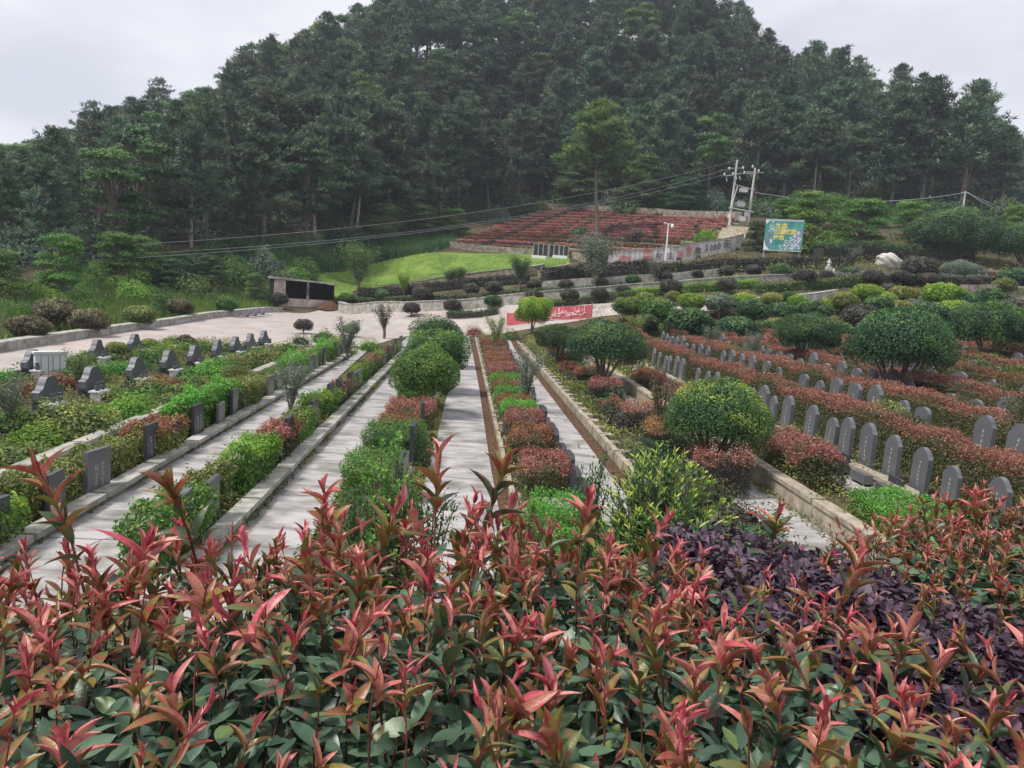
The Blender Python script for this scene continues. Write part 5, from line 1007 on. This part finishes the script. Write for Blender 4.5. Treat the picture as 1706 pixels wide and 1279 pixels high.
# single trees one can point at
p = tg(997, 396, ymin=90); put(pines[2], p-[0, 0, .3], (1.5, 1.5, 1.28), 'lone tall pine with a bare trunk standing in the far red terraces', 'tree', mats={'crown': MT['broad']})
for px, py, h_, lb, ty in ((318, 412, 13, 'pine with a pale bare trunk at the wood edge above the bright young trees', 0), (526, 404, 15, 'pine with a slim trunk above the concrete shelter', 2), (592, 396, 13.5, 'pine right of the slim-trunked one above the concrete shelter', 2), (848, 318, 15, 'leaning pine with a long bare trunk left above the far terraces', 2)):
    p = tg(px, py, ymin=80); o = put(pines[ty], p-[0, 0, .3], (h_/15, h_/15, h_/15), lb, 'tree', mats={'trunk': MT['palebark']})
    if px == 848: o.rotation_euler = (0, R(9), 1)
BR = [(102, 490, 100, 'tall bright broadleaf sapling at the left, nearest the power lines', 'green', 1.0), (196, 478, 88, 'bright layered young tree, left one of the pair on the left bank', 'green', 1.15), (240, 480, 86, 'bright layered young tree, right one of the pair on the left bank', 'green', 1.15), (5, 500, 84, 'pale green tree cut by the left edge', 'broad', 1.1),
 (290, 490, 60, 'bluish green bushy tree right of the bright layered pair', 'dark', 1.3), (350, 480, 55, 'dark bushy tree left of the tall grass bank', 'dark', 1.3), (424, 505, 52, 'small umbrella-shaped green tree left of the concrete shelter', 'broad', 1.0), (300, 420, 0, '', '', 0), (640, 400, 60, 'pale green leafy tree at the wood edge above the vase-shaped tree', 'broad', 1.2), (700, 398, 55, 'bluish bushy tree at the wood edge left of the far terraces', 'broad', 1.4),
 (755, 392, 45, 'green bush left of the lowest far terrace row', 'green', 1.5), (960, 345, 85, 'spreading pale tree behind the top of the far terraces, left of the lone pine', 'broad', 1.4), (1065, 352, 90, 'spreading leafy tree behind the far terraces, right of the lone pine', 'broad', 1.3), (1140, 358, 60, 'low bushy tree behind the far terraces near the twin poles', 'dark', 1.5), (265, 530, 45, 'thin green sapling on the left bank', 'broad', .8)]
for i, (px, py, hp_, lb, mt, wd) in enumerate(BR):
    if not hp_: continue
    p = tg(px, py, ymin=30); h_ = hp_*p[1]/FPX; put(leafy[i % 2], p-[0, 0, .3], (h_/10*wd, h_/10*wd, h_/10), lb, 'tree', mats={'crown': MT[mt]})
# undergrowth along the wood edge
k = 0
for i in range(64):
    px = -20+i*27.3+g.uniform(-8, 8)
    if 745 < px < 905 and g.random() < .2: continue
    py = np.interp(px, EDGE[:, 0], EDGE[:, 1])+g.uniform(2, 16)
    if px < 480: py += g.uniform(0, 45)
    p = tg(px, py, ymin=40); s_ = g.uniform(1.6, 3.0)*(p[1]/95); mt = ['dark', 'broad', 'green', 'dark', 'grey'][int(g.integers(5))]
    put(bushp[k % 4], p-[0, 0, .4], (s_, s_, s_*g.uniform(.7, 1.2)), '%s wild bush from the left along the foot of the wood' % nth(i) if i < 59 else 'wild bush %s from the right end of the wood foot' % nth(63-i), 'bush', 'wild bushes along the foot of the wood', mats={'foliage': MT[mt]}); k += 1
for i in range(34):
    px = 6+i*15.5+g.uniform(-6, 6); py = g.uniform(.25, 1)*(np.interp(px, [0, 470], [545, 505])-np.interp(px, EDGE[:, 0], EDGE[:, 1])-14)+np.interp(px, EDGE[:, 0], EDGE[:, 1])+8
    p = tg(px, py, ymin=30); s_ = g.uniform(1.2, 2.3)*(p[1]/70); mt = ['green', 'broad', 'lime', 'grey', 'olive', 'green', 'dark'][int(g.integers(7))]
    put(bushp[i % 4], p-[0, 0, .3], (s_, s_, s_*g.uniform(.8, 1.3)), '%s scrub bush from the left on the grassy bank behind the low wall' % nth(i), 'bush', 'scrub bushes on the left bank', mats={'foliage': MT[mt]})
# tall grass and weeds: nobody could count them
def grass_field(name, label, pts, h, mt, w_=.05, lean=.35):
    P = np.asarray(pts); m_ = MB(); n_ = len(P); D = unit(np.c_[rng.normal(size=(n_, 2))*lean, np.ones(n_)]); base = P.mean(0)
    patch = .5+.5*np.sin(P[:, 0]*.35+np.sin(P[:, 1]*.3)*2)*np.cos(P[:, 1]*.27)
    blades(m_, P-base, D, rng.uniform(.5, 1.2, n_)*h, w_, 0, np.clip(patch*.7+rng.normal(size=n_)*.15, 0, 1)); o = m_.build(name, MT[mt], loc=base); return tag(o, label, 'grass', kind='stuff')
def field_pts(n_, x0, x1, y0, y1, cond=None):
    x = rng.uniform(x0, x1, n_); y = rng.uniform(y0, y1, n_); z = zt(x, y); P = np.stack([x, y, z], 1)
    if cond is not None: P = P[cond(P)]
    return P
def pixcond(f_):
    def c(P): V_ = P-CAM; z = V_@cf; return f_(V_@cr/z*FPX+853, 640-V_@cu/z*FPX)
    return c
grass_field('tall_grass', 'bright tall grass and weeds on the bank behind the low left wall', field_pts(60000, -60, -19.3, 26, 92, pixcond(lambda a, b: (a > -60) & (a < 560) & (b > np.interp(a, EDGE[:, 0], EDGE[:, 1])+10))), .75, 'grass', .06)
grass_field('tall_grass', 'rough tall weeds covering the ground behind the shelter and the lawn', field_pts(50000, -40, 8, 78, 125, pixcond(lambda a, b: (a > 380) & (a < 760) & (b > np.interp(a, EDGE[:, 0], EDGE[:, 1])-2) & (b < np.interp(a, [380, 515, 590, 640, 705, 760], [480, 455, 444, 434, 418, 411])))), 1.1, 'broad', .12)
grass_field('tall_grass', 'rough dark weeds along the left edge of the lawn', np.array([tg(*(np.array(a)*(1-s_)+np.array(b)*s_+rng.normal(size=2)*[4, 2.2]), ymin=80) for a, b in (((525, 455), (640, 432)), ((640, 432), (745, 411))) for s_ in rng.uniform(0, 1, 900)]), 1.3, 'broad', .12)
grass_field('lawn_grass', 'short bright blades covering the lawn slope', field_pts(60000, -30, 20, 84, 110, pixcond(lambda a, b: (a > 535) & (a < 943) & (b < np.interp(a, [560, 588, 760, 860, 945], [495, 490, 464, 455, 446])) & (b > np.interp(a, [530, 640, 705, 850, 950], [460, 438, 424, 426, 433])))), .14, 'grass', .09)

# vase-shaped, wispy and bare shrubs
def vase_parts(seed, H_=1.0, k_=9, spread=.34, nl=2600, ls=.035, tr_=.35):
    g = np.random.default_rng(seed); tr, cr_ = MB(), MB(); P, D = [], []
    tr.tube([(0, 0, -.1), (0, 0, H_*tr_*.8)], [.03, .024], 6)
    for i in range(k_):
        a = g.uniform(0, 6.28); s_ = spread*g.uniform(.3, 1); b = np.array([[0, 0, H_*tr_*.6], [math.cos(a)*s_*.45, math.sin(a)*s_*.45, H_*.6], [math.cos(a)*s_, math.sin(a)*s_, H_*g.uniform(.82, 1)]])
        tr.tube(b, [.016, .009, .004], 5, 0, False)
        n_ = nl//k_; q_ = g.uniform(.25, 1, n_)[:, None]; P.append(np.where(q_ < .5, b[0]+(b[1]-b[0])*q_*2, b[1]+(b[2]-b[1])*(q_*2-1))+g.normal(size=(n_, 3))*.05*spread/.34); D.append(g.normal(size=(n_, 3))+[0, 0, .7])
    leaves(cr_, np.concatenate(P), unit(np.concatenate(D)), ls, 0, None, .45, .8, g=g); return tr, cr_
vp = []
for s_, a in ((1, dict(k_=14, spread=.42, nl=5200, ls=.034)), (2, dict(k_=8, spread=.30, nl=2300, ls=.036, tr_=.15)), (3, dict(k_=7, spread=.22, nl=1500, ls=.034, tr_=.3))):
    A_, B_ = vase_parts(300+s_, **a); vp.append(proto('slender_shrub', 'shrub', [('foliage', B_, 'grey'), ('stems', A_, 'bark')]))
VS = [(597, 494, 85, 0, 'vase-shaped young tree growing by the lawn wall, right of the shelter', 'broad', 'tree', 1), (990, 487, 95, 0, 'grey-green vase-shaped tree left of the lettered wall', 'grey', 'tree', 1.1), (672, 496, 40, 0, 'small sapling with a few bright leaves in front of the lawn wall', 'lime', 'tree', .9), (866, 482, 52, 0, 'dark bushy tree on two thin stems below the lawn', 'dark', 'tree', 1.1),
 (748, 476, 26, 0, 'left one of the twin dark bushes before the lawn wall', 'dark', 'bush', 1.5), (764, 474, 28, 0, 'right one of the twin dark bushes before the lawn wall', 'dark', 'bush', 1.5), (1068, 462, 32, 0, 'small purple-leaved tree in front of the second red character', 'plum', 'tree', 1.4), (1090, 475, 45, 2, 'thin bare-stemmed shrub in front of the dark hedge by the lamp post', 'grey', 'shrub', 1.5),
 (484, 700, 98, 1, 'wispy grey-green shrub rising from the hedge clumps between two paths', 'grey', 'shrub', 1), (578, 602, 72, 1, 'wispy shrub with arching twigs at the forecourt end of the wide path', 'grey', 'shrub', 1.1), (640, 565, 58, 2, 'bare upright purplish twigs in a clump by the forecourt', 'plum', 'shrub', 1.6), (872, 688, 108, 1, 'feathery grey-green shrub on a thin stem in the bed between the channels', 'grey', 'shrub', .85),
 (826, 588, 62, 1, 'thin feathery shrub at the far end of the bed between the channels', 'olive', 'shrub', 1.1), (1092, 745, 125, 2, 'tall wispy shrub left of the large round green tree', 'redgreen', 'shrub', .9), (1249, 612, 62, 1, 'narrow wispy shrub between the first terrace hedges', 'grey', 'shrub', .9), (1690, 790, 160, 1, 'thin brownish shrub at the right edge among the headstones', 'redgreen', 'shrub', 1), (396, 660, 52, 0, 'small thin tree on the left bed beside the pale ledge', 'olive', 'tree', 1), (130, 655, 70, 1, 'loose grey-green shrub between the rows of hill-shaped headstones', 'broad', 'shrub', 1.2),
 (18, 720, 95, 1, 'loose weedy shrub at the far left edge', 'grey', 'shrub', 1.1), (1180, 600, 60, 1, 'wispy shrub among the far headstones of the first terrace', 'grey', 'shrub', .9), (1060, 570, 45, 1, 'pale brown feathery shrub at the far end of the first terrace', 'olive', 'shrub', 1.4), (935, 660, 0, 0, '', '', '', 0), (1135, 570, 40, 1, 'low feathery shrub below the leftmost domes', 'redgreen', 'shrub', 1.6), (1420, 450, 40, 2, 'thin bare shrub beside the small statues', 'grey', 'shrub', 1.4)]
for px, py, hp_, ty, lb, mt, cat, wd in VS:
    if not hp_: continue
    p = tg(px, py, ymin=8); h_ = hp_*p[1]/FPX*1.02; put(vp[ty], p, (h_*wd, h_*wd, h_), lb, cat, mats={'foliage': MT[mt]})

# ------------------------------------------------------------------ foreground: planted bank
def leafstrip(mb_, P, d, n_, L, W, curl, fold, tint, rows=6, mi=0, shape=1.0):
    k = len(P); d = unit(d); s_ = unit(np.cross(d, n_)); n2 = np.cross(s_, d); q_ = np.linspace(0, 1, rows); prof = np.sin(np.pi*np.clip(q_, .0, 1)**(.9 if shape == 1 else 1.1))**(.8 if shape == 1 else .62); prof[0] = .08; prof[-1] = .02
    cen = P[:, None]+d[:, None]*(L[:, None]*(q_-.12*np.abs(curl[:, None])*q_**2))[..., None]-n2[:, None]*(L[:, None]*curl[:, None]*q_**2)[..., None]
    wv = (W[:, None]*.5*prof)[..., None]; fo = fold[:, None, None]
    ca = np.cos(fo); sa = np.sin(fo)
    A_ = cen+s_[:, None]*wv*ca+n2[:, None]*wv*sa; B_ = cen-s_[:, None]*wv*ca+n2[:, None]*wv*sa
    V = np.stack([A_, cen, B_], 2).reshape(k, rows*3, 3)
    f_ = []
    for r_ in range(rows-1):
        a = r_*3; f_ += [(a, a+1, a+4, a+3), (a+1, a+2, a+5, a+4)]
    f_ = np.array(f_); Fc = (np.arange(k)*rows*3)[:, None, None]+f_[None]
    return mb_.add(V.reshape(-1, 3), Fc.reshape(-1, 4), mi, np.repeat(tint, len(f_)))
def photmat(name, ramp, rough, trans, mott, spec=.5, mc=(.45, .05, .06), under=None, vein=None):
    m, t, p = newmat(name); N = t.nodes; L = t.links.new
    a = N.new('ShaderNodeAttribute'); a.attribute_name = 'tint'; r_ = N.new('ShaderNodeValToRGB'); E_ = r_.color_ramp.elements
    E_[0].position, E_[0].color = ramp[0][0], (*ramp[0][1], 1); E_[1].position, E_[1].color = ramp[-1][0], (*ramp[-1][1], 1)
    for q_, c in ramp[1:-1]: e = E_.new(q_); e.color = (*c, 1)
    g_ = N.new('ShaderNodeTexCoord'); n1 = N.new('ShaderNodeTexNoise'); n1.inputs['Scale'].default_value = 38; n1.inputs['Detail'].default_value = 4
    r2 = N.new('ShaderNodeValToRGB'); r2.color_ramp.elements[0].position = .52; r2.color_ramp.elements[1].position = .64; r2.color_ramp.elements[1].color = (mott,)*3+(1,); r2.color_ramp.elements[0].color = (0, 0, 0, 1)
    mx_ = N.new('ShaderNodeMix'); mx_.data_type = 'RGBA'; mx_.inputs[7].default_value = (*mc, 1)
    L(a.outputs['Fac'], r_.inputs[0]); L(g_.outputs['Object'], n1.inputs['Vector']); L(n1.outputs[0], r2.inputs[0]); L(r2.outputs[0], mx_.inputs[0]); L(r_.outputs[0], mx_.inputs[6])
    n3 = N.new('ShaderNodeTexNoise'); n3.inputs['Scale'].default_value = 140; n3.inputs['Detail'].default_value = 3; bp_ = N.new('ShaderNodeBump'); bp_.inputs['Strength'].default_value = .35 if mott > .4 else .12; bp_.inputs['Distance'].default_value = .004
    L(g_.outputs['Object'], n3.inputs['Vector']); L(n3.outputs[0], bp_.inputs['Height']); L(bp_.outputs[0], p.inputs['Normal'])
    col = mx_.outputs[2]
    if under:
        ge = N.new('ShaderNodeNewGeometry'); m2 = N.new('ShaderNodeMix'); m2.data_type = 'RGBA'; L(ge.outputs['Backfacing'], m2.inputs[0]); L(col, m2.inputs[6]); m2.inputs[7].default_value = (*under, 1); col = m2.outputs[2]
    L(col, p.inputs['Base Color']); p.inputs['Roughness'].default_value = rough; p.inputs['Specular IOR Level'].default_value = spec
    tr = N.new('ShaderNodeBsdfTranslucent'); L(col, tr.inputs[0]); ms = N.new('ShaderNodeMixShader'); ms.inputs[0].default_value = trans
    L(p.outputs[0], ms.inputs[1]); L(tr.outputs[0], ms.inputs[2]); L(ms.outputs[0], N['Material Output'].inputs[0]); return m
PH_R = photmat('photinia_shoot_leaves', [(0, (.54, .085, .125)), (.18, (.68, .24, .25)), (.36, (.58, .22, .18)), (.53, (.34, .15, .08)), (.7, (.25, .20, .05)), (.85, (.11, .15, .05)), (1, (.06, .11, .06))], .36, .22, .75, .5, (.42, .04, .06))
PH_G = photmat('photinia_old_leaves', [(0, (.045, .09, .06)), (.5, (.075, .14, .085)), (.85, (.11, .19, .11)), (1, (.17, .25, .07))], .38, .12, .2, .5, (.05, .08, .04))
PH_P = photmat('purple_leaves', [(0, (.035, .022, .04)), (.5, (.075, .048, .075)), (.85, (.13, .085, .12)), (1, (.22, .09, .15))], .5, .15, .2, .4, (.05, .02, .04))
STEM = leafmat('red_stems', (.12, .03, .03), (.2, .06, .045), .5, 0, 0)
PODO = photmat('podocarpus_leaves', [(0, (.04, .10, .035)), (.45, (.10, .21, .055)), (.66, (.30, .43, .07)), (1, (.66, .68, .16))], .45, .2, .0, .4)
BRI = photmat('bright_shrub_leaves', [(0, (.08, .22, .04)), (.5, (.16, .38, .06)), (1, (.36, .55, .10))], .42, .3, .0, .45)
HT = 3.2
def htop(x, y): return HT+.035*np.sin(x*2.1+y)+.03*np.sin(x*4.7+1)*np.cos(y*3)+.02*np.sin(x*9+y*7)
def yback(x): return np.interp(x, [-3, -1, .3, .95, 1.3, 2.0, 4], [1.6, 1.88, 2.15, 2.25, 2.5, 2.95, 3.2])
PUR = np.array([plane(a, b, 3.08)[:2] for a, b in ((1095, 925), (1190, 900), (1310, 915), (1430, 975), (1580, 1000), (1760, 1090), (1790, 1340), (1560, 1300), (1430, 1210), (1330, 1140), (1230, 1070), (1110, 1000))])
def inpoly(x, y, Q):
    x = np.asarray(x); r_ = np.zeros(x.shape, bool); j = len(Q)-1
    for i in range(len(Q)):
        c = ((Q[i, 1] > y) != (Q[j, 1] > y)) & (x < (Q[j, 0]-Q[i, 0])*(y-Q[i, 1])/(Q[j, 1]-Q[i, 1]+1e-12)+Q[i, 0]); r_ ^= c; j = i
    return r_
g = np.random.default_rng(77)
HB = np.array([0, 1.6, 2.4])
hedge = thing('photinia_hedge', 'big foreground photinia hedge with red and orange young shoots over dark green leaves', 'hedge', HB)
# soil bank that carries the hedges is the ground itself; woody stems rise from it
nG = 52000; x = g.uniform(-3.2, 4.2, nG); y = g.uniform(.5, 3.25, nG); kk = (y < yback(x)+.05) & ~inpoly(x, y, PUR) & (x > -.95*y-.5) & (x < 1.05*y+.6); x, y = x[kk], y[kk]; nG = len(x)
z = htop(x, y)-g.uniform(0, 1, nG)**1.3*.34-.02; eb = np.clip((y-yback(x)+.25)/.3, 0, 1); z -= eb*g.uniform(0, .7, nG)
d = unit(np.c_[g.normal(size=(nG, 2)), g.normal(size=nG)*.45+.15]); n_ = unit(np.c_[g.normal(size=(nG, 2))*.45, np.ones(nG)])
m_ = MB(); leafstrip(m_, np.stack([x, y, z], 1)-HB, d, n_, g.uniform(.05, .088, nG), g.uniform(.023, .037, nG), g.uniform(-.05, .3, nG), g.uniform(.1, .45, nG), np.clip(g.normal(.45, .25, nG), 0, 1))
m_.build('green_leaves', PH_G, hedge, True)
m_ = MB(); 
for i in range(420):
    x, y = g.uniform(-2.6, 3.4), g.uniform(.55, 2.8)
    if y > yback(x): continue
    m_.tube([(x-HB[0], y-HB[1], 0), (x+g.normal()*.06-HB[0], y+g.normal()*.06-HB[1], .45), (x+g.normal()*.1-HB[0], y+g.normal()*.1-HB[1], .78)], [.008, .006, .003], 5, 0, False)
m_.build('woody_stems', MT['bark'], hedge)
# shoots
def shoot(base, hgt, nlv, sc, ripe, g, lean=None):
    """one upright shoot: red stem with spiralling young leaves; ripe 0 = crimson, 1 = olive"""
    lm = MB(); ax = np.array([g.normal()*.27, g.normal()*.27, 1]) if lean is None else np.array([*lean, 1.]); ax /= np.linalg.norm(ax); tip = ax*hgt
    lm.tube([np.array([0, 0, -.12]), tip*.5+[g.normal()*.008, g.normal()*.008, 0], tip], [.0032*sc, .0026*sc, .0014*sc], 5, 1)
    f_ = np.sort(g.uniform(.08, 1.0, nlv))**.75; f_[-3:] = [.97, .99, 1.0]; ph = np.arange(nlv)*2.4+g.uniform(0, 6.28)
    e = np.stack([np.cos(ph), np.sin(ph), 0*ph], 1); el = np.radians(np.interp(f_, [.2, .7, 1], [g.uniform(30, 52), g.uniform(14, 30), g.uniform(2, 12)])+g.normal(size=nlv)*9)[:, None]
    d = e*np.sin(el)+ax*np.cos(el); n_ = -e*np.cos(el)+ax*np.sin(el)
    L = np.interp(f_, [.1, .5, .9, 1], [.085, .095, .088, .065])*sc*g.uniform(.55, 1.12, nlv); young = np.clip((f_-.3)/.7, 0, 1)
    W = L*np.interp(young, [0, .5, 1], [.38, .38, .36]); fold = np.interp(young, [0, .3, .6, 1], [.35, .75, 1.0, 1.1])+g.normal(size=nlv)*.15; curl = np.interp(young, [0, .5, 1], [.3, .5, .25])+g.normal(size=nlv)*.25
    ti = np.clip(ripe+(1-young)*.7+g.normal(size=nlv)*.15, 0, 1)
    leafstrip(lm, tip*f_[:, None], d, n_, L, W, curl, fold, ti, 8, 0, 2.0); return lm
S = []
tries = 0; pts_ = []
while len(pts_) < 1900 and tries < 45000:
    tries += 1; y = g.uniform(.62, 3.2); x = g.uniform(-1.0*y-.3, 1.05*y+.4)
    if y > yback(x) or x < -3 or x > 4: continue
    if (inpoly(x, y, PUR) or inpoly(x+.05, y+.06, PUR) or inpoly(x-.04, y+.1, PUR) or inpoly(x, y+.2, PUR) or (y > 1.05 and inpoly(x-.03, y+.32, PUR)) or (y > .95 and inpoly(x+.08, y+.26, PUR))) and g.random() < .97: continue
    far = x > .9 and y > 1.7
    sp = .042 if far else (.09 if y < 1.2 else .073 if y < 1.5 else .057)
    if any((x-a)**2+(y-b)**2 < sp*sp for a, b in pts_): continue
    pts_.append((x, y))
for (x, y) in pts_:
    far = sm((x-.7)/.5)*sm((y-1.5)/.4); hg = g.uniform(.08, .22); sc = g.uniform(.55, 1.0)*(1-.28*far); hg *= 1-.3*far
    if y > yback(x)-.18: hg *= 1.1
    S.append((x, y, htop(x, y)-.07-(.05 if y > yback(x)-.15 else 0), hg, int(g.integers(9, 16)), sc, float(np.clip(g.choice([.03, .15, .35, .55], p=[.34, .26, .2, .2])+g.normal()*.05+.14*far, 0, 1)), None))
for px, py, D_, hg, sc, rp_ in ((160, 790, 1.75, .30, 1.35, .42), (352, 770, 1.85, .27, 1.3, .5), (210, 905, 1.7, .16, 1.2, 0), (735, 765, 1.95, .26, 1.15, .35), (800, 775, 2.0, .28, 1.2, .6), (965, 835, 2.0, .2, 1.1, .05), (560, 800, 2.0, .22, 1.0, .15), (1290, 850, 2.4, .2, 1.1, .35), (1390, 930, 1.8, .26, 1.35, .35), (1050, 860, 2.1, .22, 1.1, .2), (1640, 830, 2.7, .22, 1.1, .1), (620, 850, 1.9, .2, 1.2, .25)):
    q_ = dp(px, py, D_); S.append((q_[0], q_[1], q_[2]-hg, hg, 16, sc, rp_, None))
S.sort(key=lambda s_: s_[1]); rest = MB(); nshow = 0
for i, (x, y, z, hg, nl, sc, rp_, ln_) in enumerate(S):
    lm = shoot(None, hg, nl, sc, rp_, g, ln_); inview = vis((x, y, z+hg*.7), 0)
    if nshow < 99 and inview:
        nshow += 1; lm.build('leafy_shoot', [PH_R, STEM], hedge, True, (x-HB[0], y-HB[1], z-HB[2]))
    else:
        for V, f_, mm, tt_ in zip(lm.v, lm.f, lm.m, lm.t):
            rest.v.append(V+np.array([x, y, z])-HB); rest.f.append(f_+rest.n); rest.m.append(mm); rest.t.append(tt_)
        rest.n += lm.n
ro = rest.build('leafy_shoots', [PH_R, STEM], hedge, True); ro['kind'] = 'stuff'
# purple loropetalum
HP = np.array([PUR[:, 0].mean(), PUR[:, 1].mean(), 2.4]); ph_ = thing('purple_hedge', 'low dark purple loropetalum hedge running between the red photinia on the right', 'hedge', HP)
nG = 26000; x = g.uniform(PUR[:, 0].min(), PUR[:, 0].max(), nG); y = g.uniform(PUR[:, 1].min(), PUR[:, 1].max(), nG); kk = inpoly(x, y, PUR); x, y = x[kk], y[kk]; nG = len(x)
z = 3.15+.035*np.sin(x*7)*np.cos(y*6)+.02*np.sin(x*17+y*13)-g.uniform(0, 1, nG)**1.2*.2
d = unit(np.c_[g.normal(size=(nG, 2)), np.abs(g.normal(size=nG))*.7]); n_ = unit(np.c_[g.normal(size=(nG, 2))*.6, np.ones(nG)])
m_ = MB(); leafstrip(m_, np.stack([x, y, z], 1)-HP, d, n_, g.uniform(.022, .042, nG), g.uniform(.014, .024, nG), g.uniform(0, .25, nG), g.uniform(.05, .35, nG), np.clip(g.normal(.5, .25, nG), 0, 1), 5); m_.build('purple_leaves', PH_P, ph_, True)
m_ = MB()
for i in range(150):
    a, b = g.uniform(PUR.min(0), PUR.max(0))
    if inpoly(a, b, PUR): m_.tube([(a-HP[0], b-HP[1], 0), (a-HP[0]+g.normal()*.05, b-HP[1]+g.normal()*.05, .62)], [.006, .003], 5, 0, False)
m_.build('woody_stems', MT['bark'], ph_)
# narrow-leaved yellow-green shrub and the others just beyond the hedge
def whorl_bush(name, label, c, rad, hh, nsh, L, W, mat, nper, tl=(0, .5, 1), cat='shrub', g=g, upb=.5, shell=.75):
    t = thing(name, label, cat, c); m_ = MB(); st = MB(); v = sphere_pts(nsh, g); v[:, 2] = np.abs(v[:, 2])*1.1-.25; v = unit(v)
    for q_ in v:
        r_ = g.uniform(shell, 1.05); tip = np.array([q_[0]*rad*r_, q_[1]*rad*r_, hh*(.45+.55*q_[2]*r_)]); ax = unit(np.array([q_[0]*.6, q_[1]*.6, q_[2]*.5+upb])+g.normal(size=3)*.15); sl_ = g.uniform(.12, .22)*rad/.5
        st.tube([tip*[.25, .25, .35], tip-ax*sl_, tip], [.006, .004, .002], 4, 0, False)
        k_ = nper; f_ = np.linspace(.1, 1, k_); ph = np.arange(k_)*2.4; e1 = unit(np.cross(ax, [0.3, .9, .1])); e2 = np.cross(ax, e1); e = np.cos(ph)[:, None]*e1+np.sin(ph)[:, None]*e2
        el = np.radians(np.interp(f_, [0, 1], [70, 22])+g.normal(size=k_)*9)[:, None]; d = e*np.sin(el)+ax*np.cos(el); n_ = -e*np.cos(el)+ax*np.sin(el); y_ = g.uniform(0, 1)**.7
        ti = np.clip(np.interp(f_, [0, .6, 1], [tl[0], tl[1]*.6, tl[1]+(tl[2]-tl[1])*y_*(q_[2] > -.1)])+g.normal(size=k_)*.07, 0, 1)
        leafstrip(m_, tip-ax*sl_*(1-f_[:, None]), d, n_, np.full(k_, L)*g.uniform(.8, 1.15, k_)*np.interp(f_, [0, 1], [1, .75]), np.full(k_, W), g.uniform(0, .2, k_), g.uniform(.1, .4, k_), ti, 5)
    st.tube([(0, 0, -.6), (0, 0, hh*.5)], [.03, .015], 6); m_.build('foliage', mat, t, True); st.build('stems', MT['bark'], t); return t
def onslope(px, py, D): q_ = dp(px, py, D); q_[2] = float(zt(q_[0], q_[1])); return q_
c = dp(1112, 830, 5.2); gz = float(zt(c[0], c[1])); top = float(dp(1115, 752, 5.2)[2]); whorl_bush('narrow_leaved_shrub', 'dense shrub with narrow dark leaves and yellow-green tips just behind the foreground hedge', (c[0], c[1], gz), .58, top-gz, 1500, .07, .017, PODO, 14, shell=.35)
c = dp(652, 770, 6.6); gz = float(zt(c[0], c[1])); top = float(dp(650, 722, 6.6)[2]); whorl_bush('bright_green_shrub', 'bright light green leafy shrub at the near end of the bed between wide paths', (c[0], c[1], gz), .34, top-gz, 420, .06, .026, BRI, 10, shell=.4)
c = dp(1150, 890, 3.0); gz = float(zt(c[0], c[1])); top = float(dp(1150, 862, 3.0)[2]); whorl_bush('rosette_plant', 'low bluish green plant with pale cream tips between the hedge and the yellow-tipped shrub', (c[0], c[1], gz), .22, top-gz, 60, .075, .014, photmat('cream_tipped_leaves', [(0, (.06, .14, .08)), (.6, (.12, .22, .12)), (1, (.55, .50, .22))], .4, .2, 0), 14)
c = dp(880, 835, 5.5); gz = float(zt(c[0], c[1])); top = float(dp(880, 812, 5.5)[2]); whorl_bush('bright_green_shrub', 'low vivid green shrub peeping over the middle of the foreground hedge', (c[0], c[1], gz), .3, top-gz, 200, .045, .018, BRI, 10)
for i, (px, py, hp_, D_, lb) in enumerate(((722, 850, 40, 3.2, 'left fern-like green sprig above the middle of the foreground hedge'), (598, 845, 55, 3.4, 'feathery green sprig beside the bright leafy shrub'), (985, 800, 60, 4.4, 'thin upright sprig with tiny dark leaves standing before the right path'))):
    c = dp(px, py, D_); tp_ = dp(px, py-hp_, D_); gz = float(zt(c[0], c[1])); put(vp[2], (c[0], c[1], gz), (.5, .5, (float(tp_[2])-gz)), lb, 'plant', mats={'foliage': MT['broad' if i < 2 else 'dark']})

# ------------------------------------------------------------------ misty air over the valley
m = bpy.data.materials.new('thin_haze'); m.use_nodes = True; t = m.node_tree; t.nodes.clear(); o_ = t.nodes.new('ShaderNodeOutputMaterial'); v_ = t.nodes.new('ShaderNodeVolumePrincipled')
v_.inputs['Color'].default_value = (.78, .86, 1.0, 1); v_.inputs['Density'].default_value = .00045; v_.inputs['Anisotropy'].default_value = .2; t.links.new(v_.outputs[0], o_.inputs['Volume'])
HAZE = True
if HAZE:
    mb = MB(); mb.box(-335, 335, -125, 405, float(GZ.min())-1, 92); o = mb.build('haze', m); tag(o, 'thin bluish mist hanging before the wooded hill', 'haze', kind='stuff')
for p_ in ballp+bigp+lolp+bushp+vp+pines+broads+airy+leafy:
    if not p_['used']:
        for ch in KIDS[p_.name]: bpy.data.objects.remove(ch)
        bpy.data.objects.remove(p_)
    else: del p_['used']
for o in bpy.data.objects:
    if 'used' in o.keys(): del o['used']
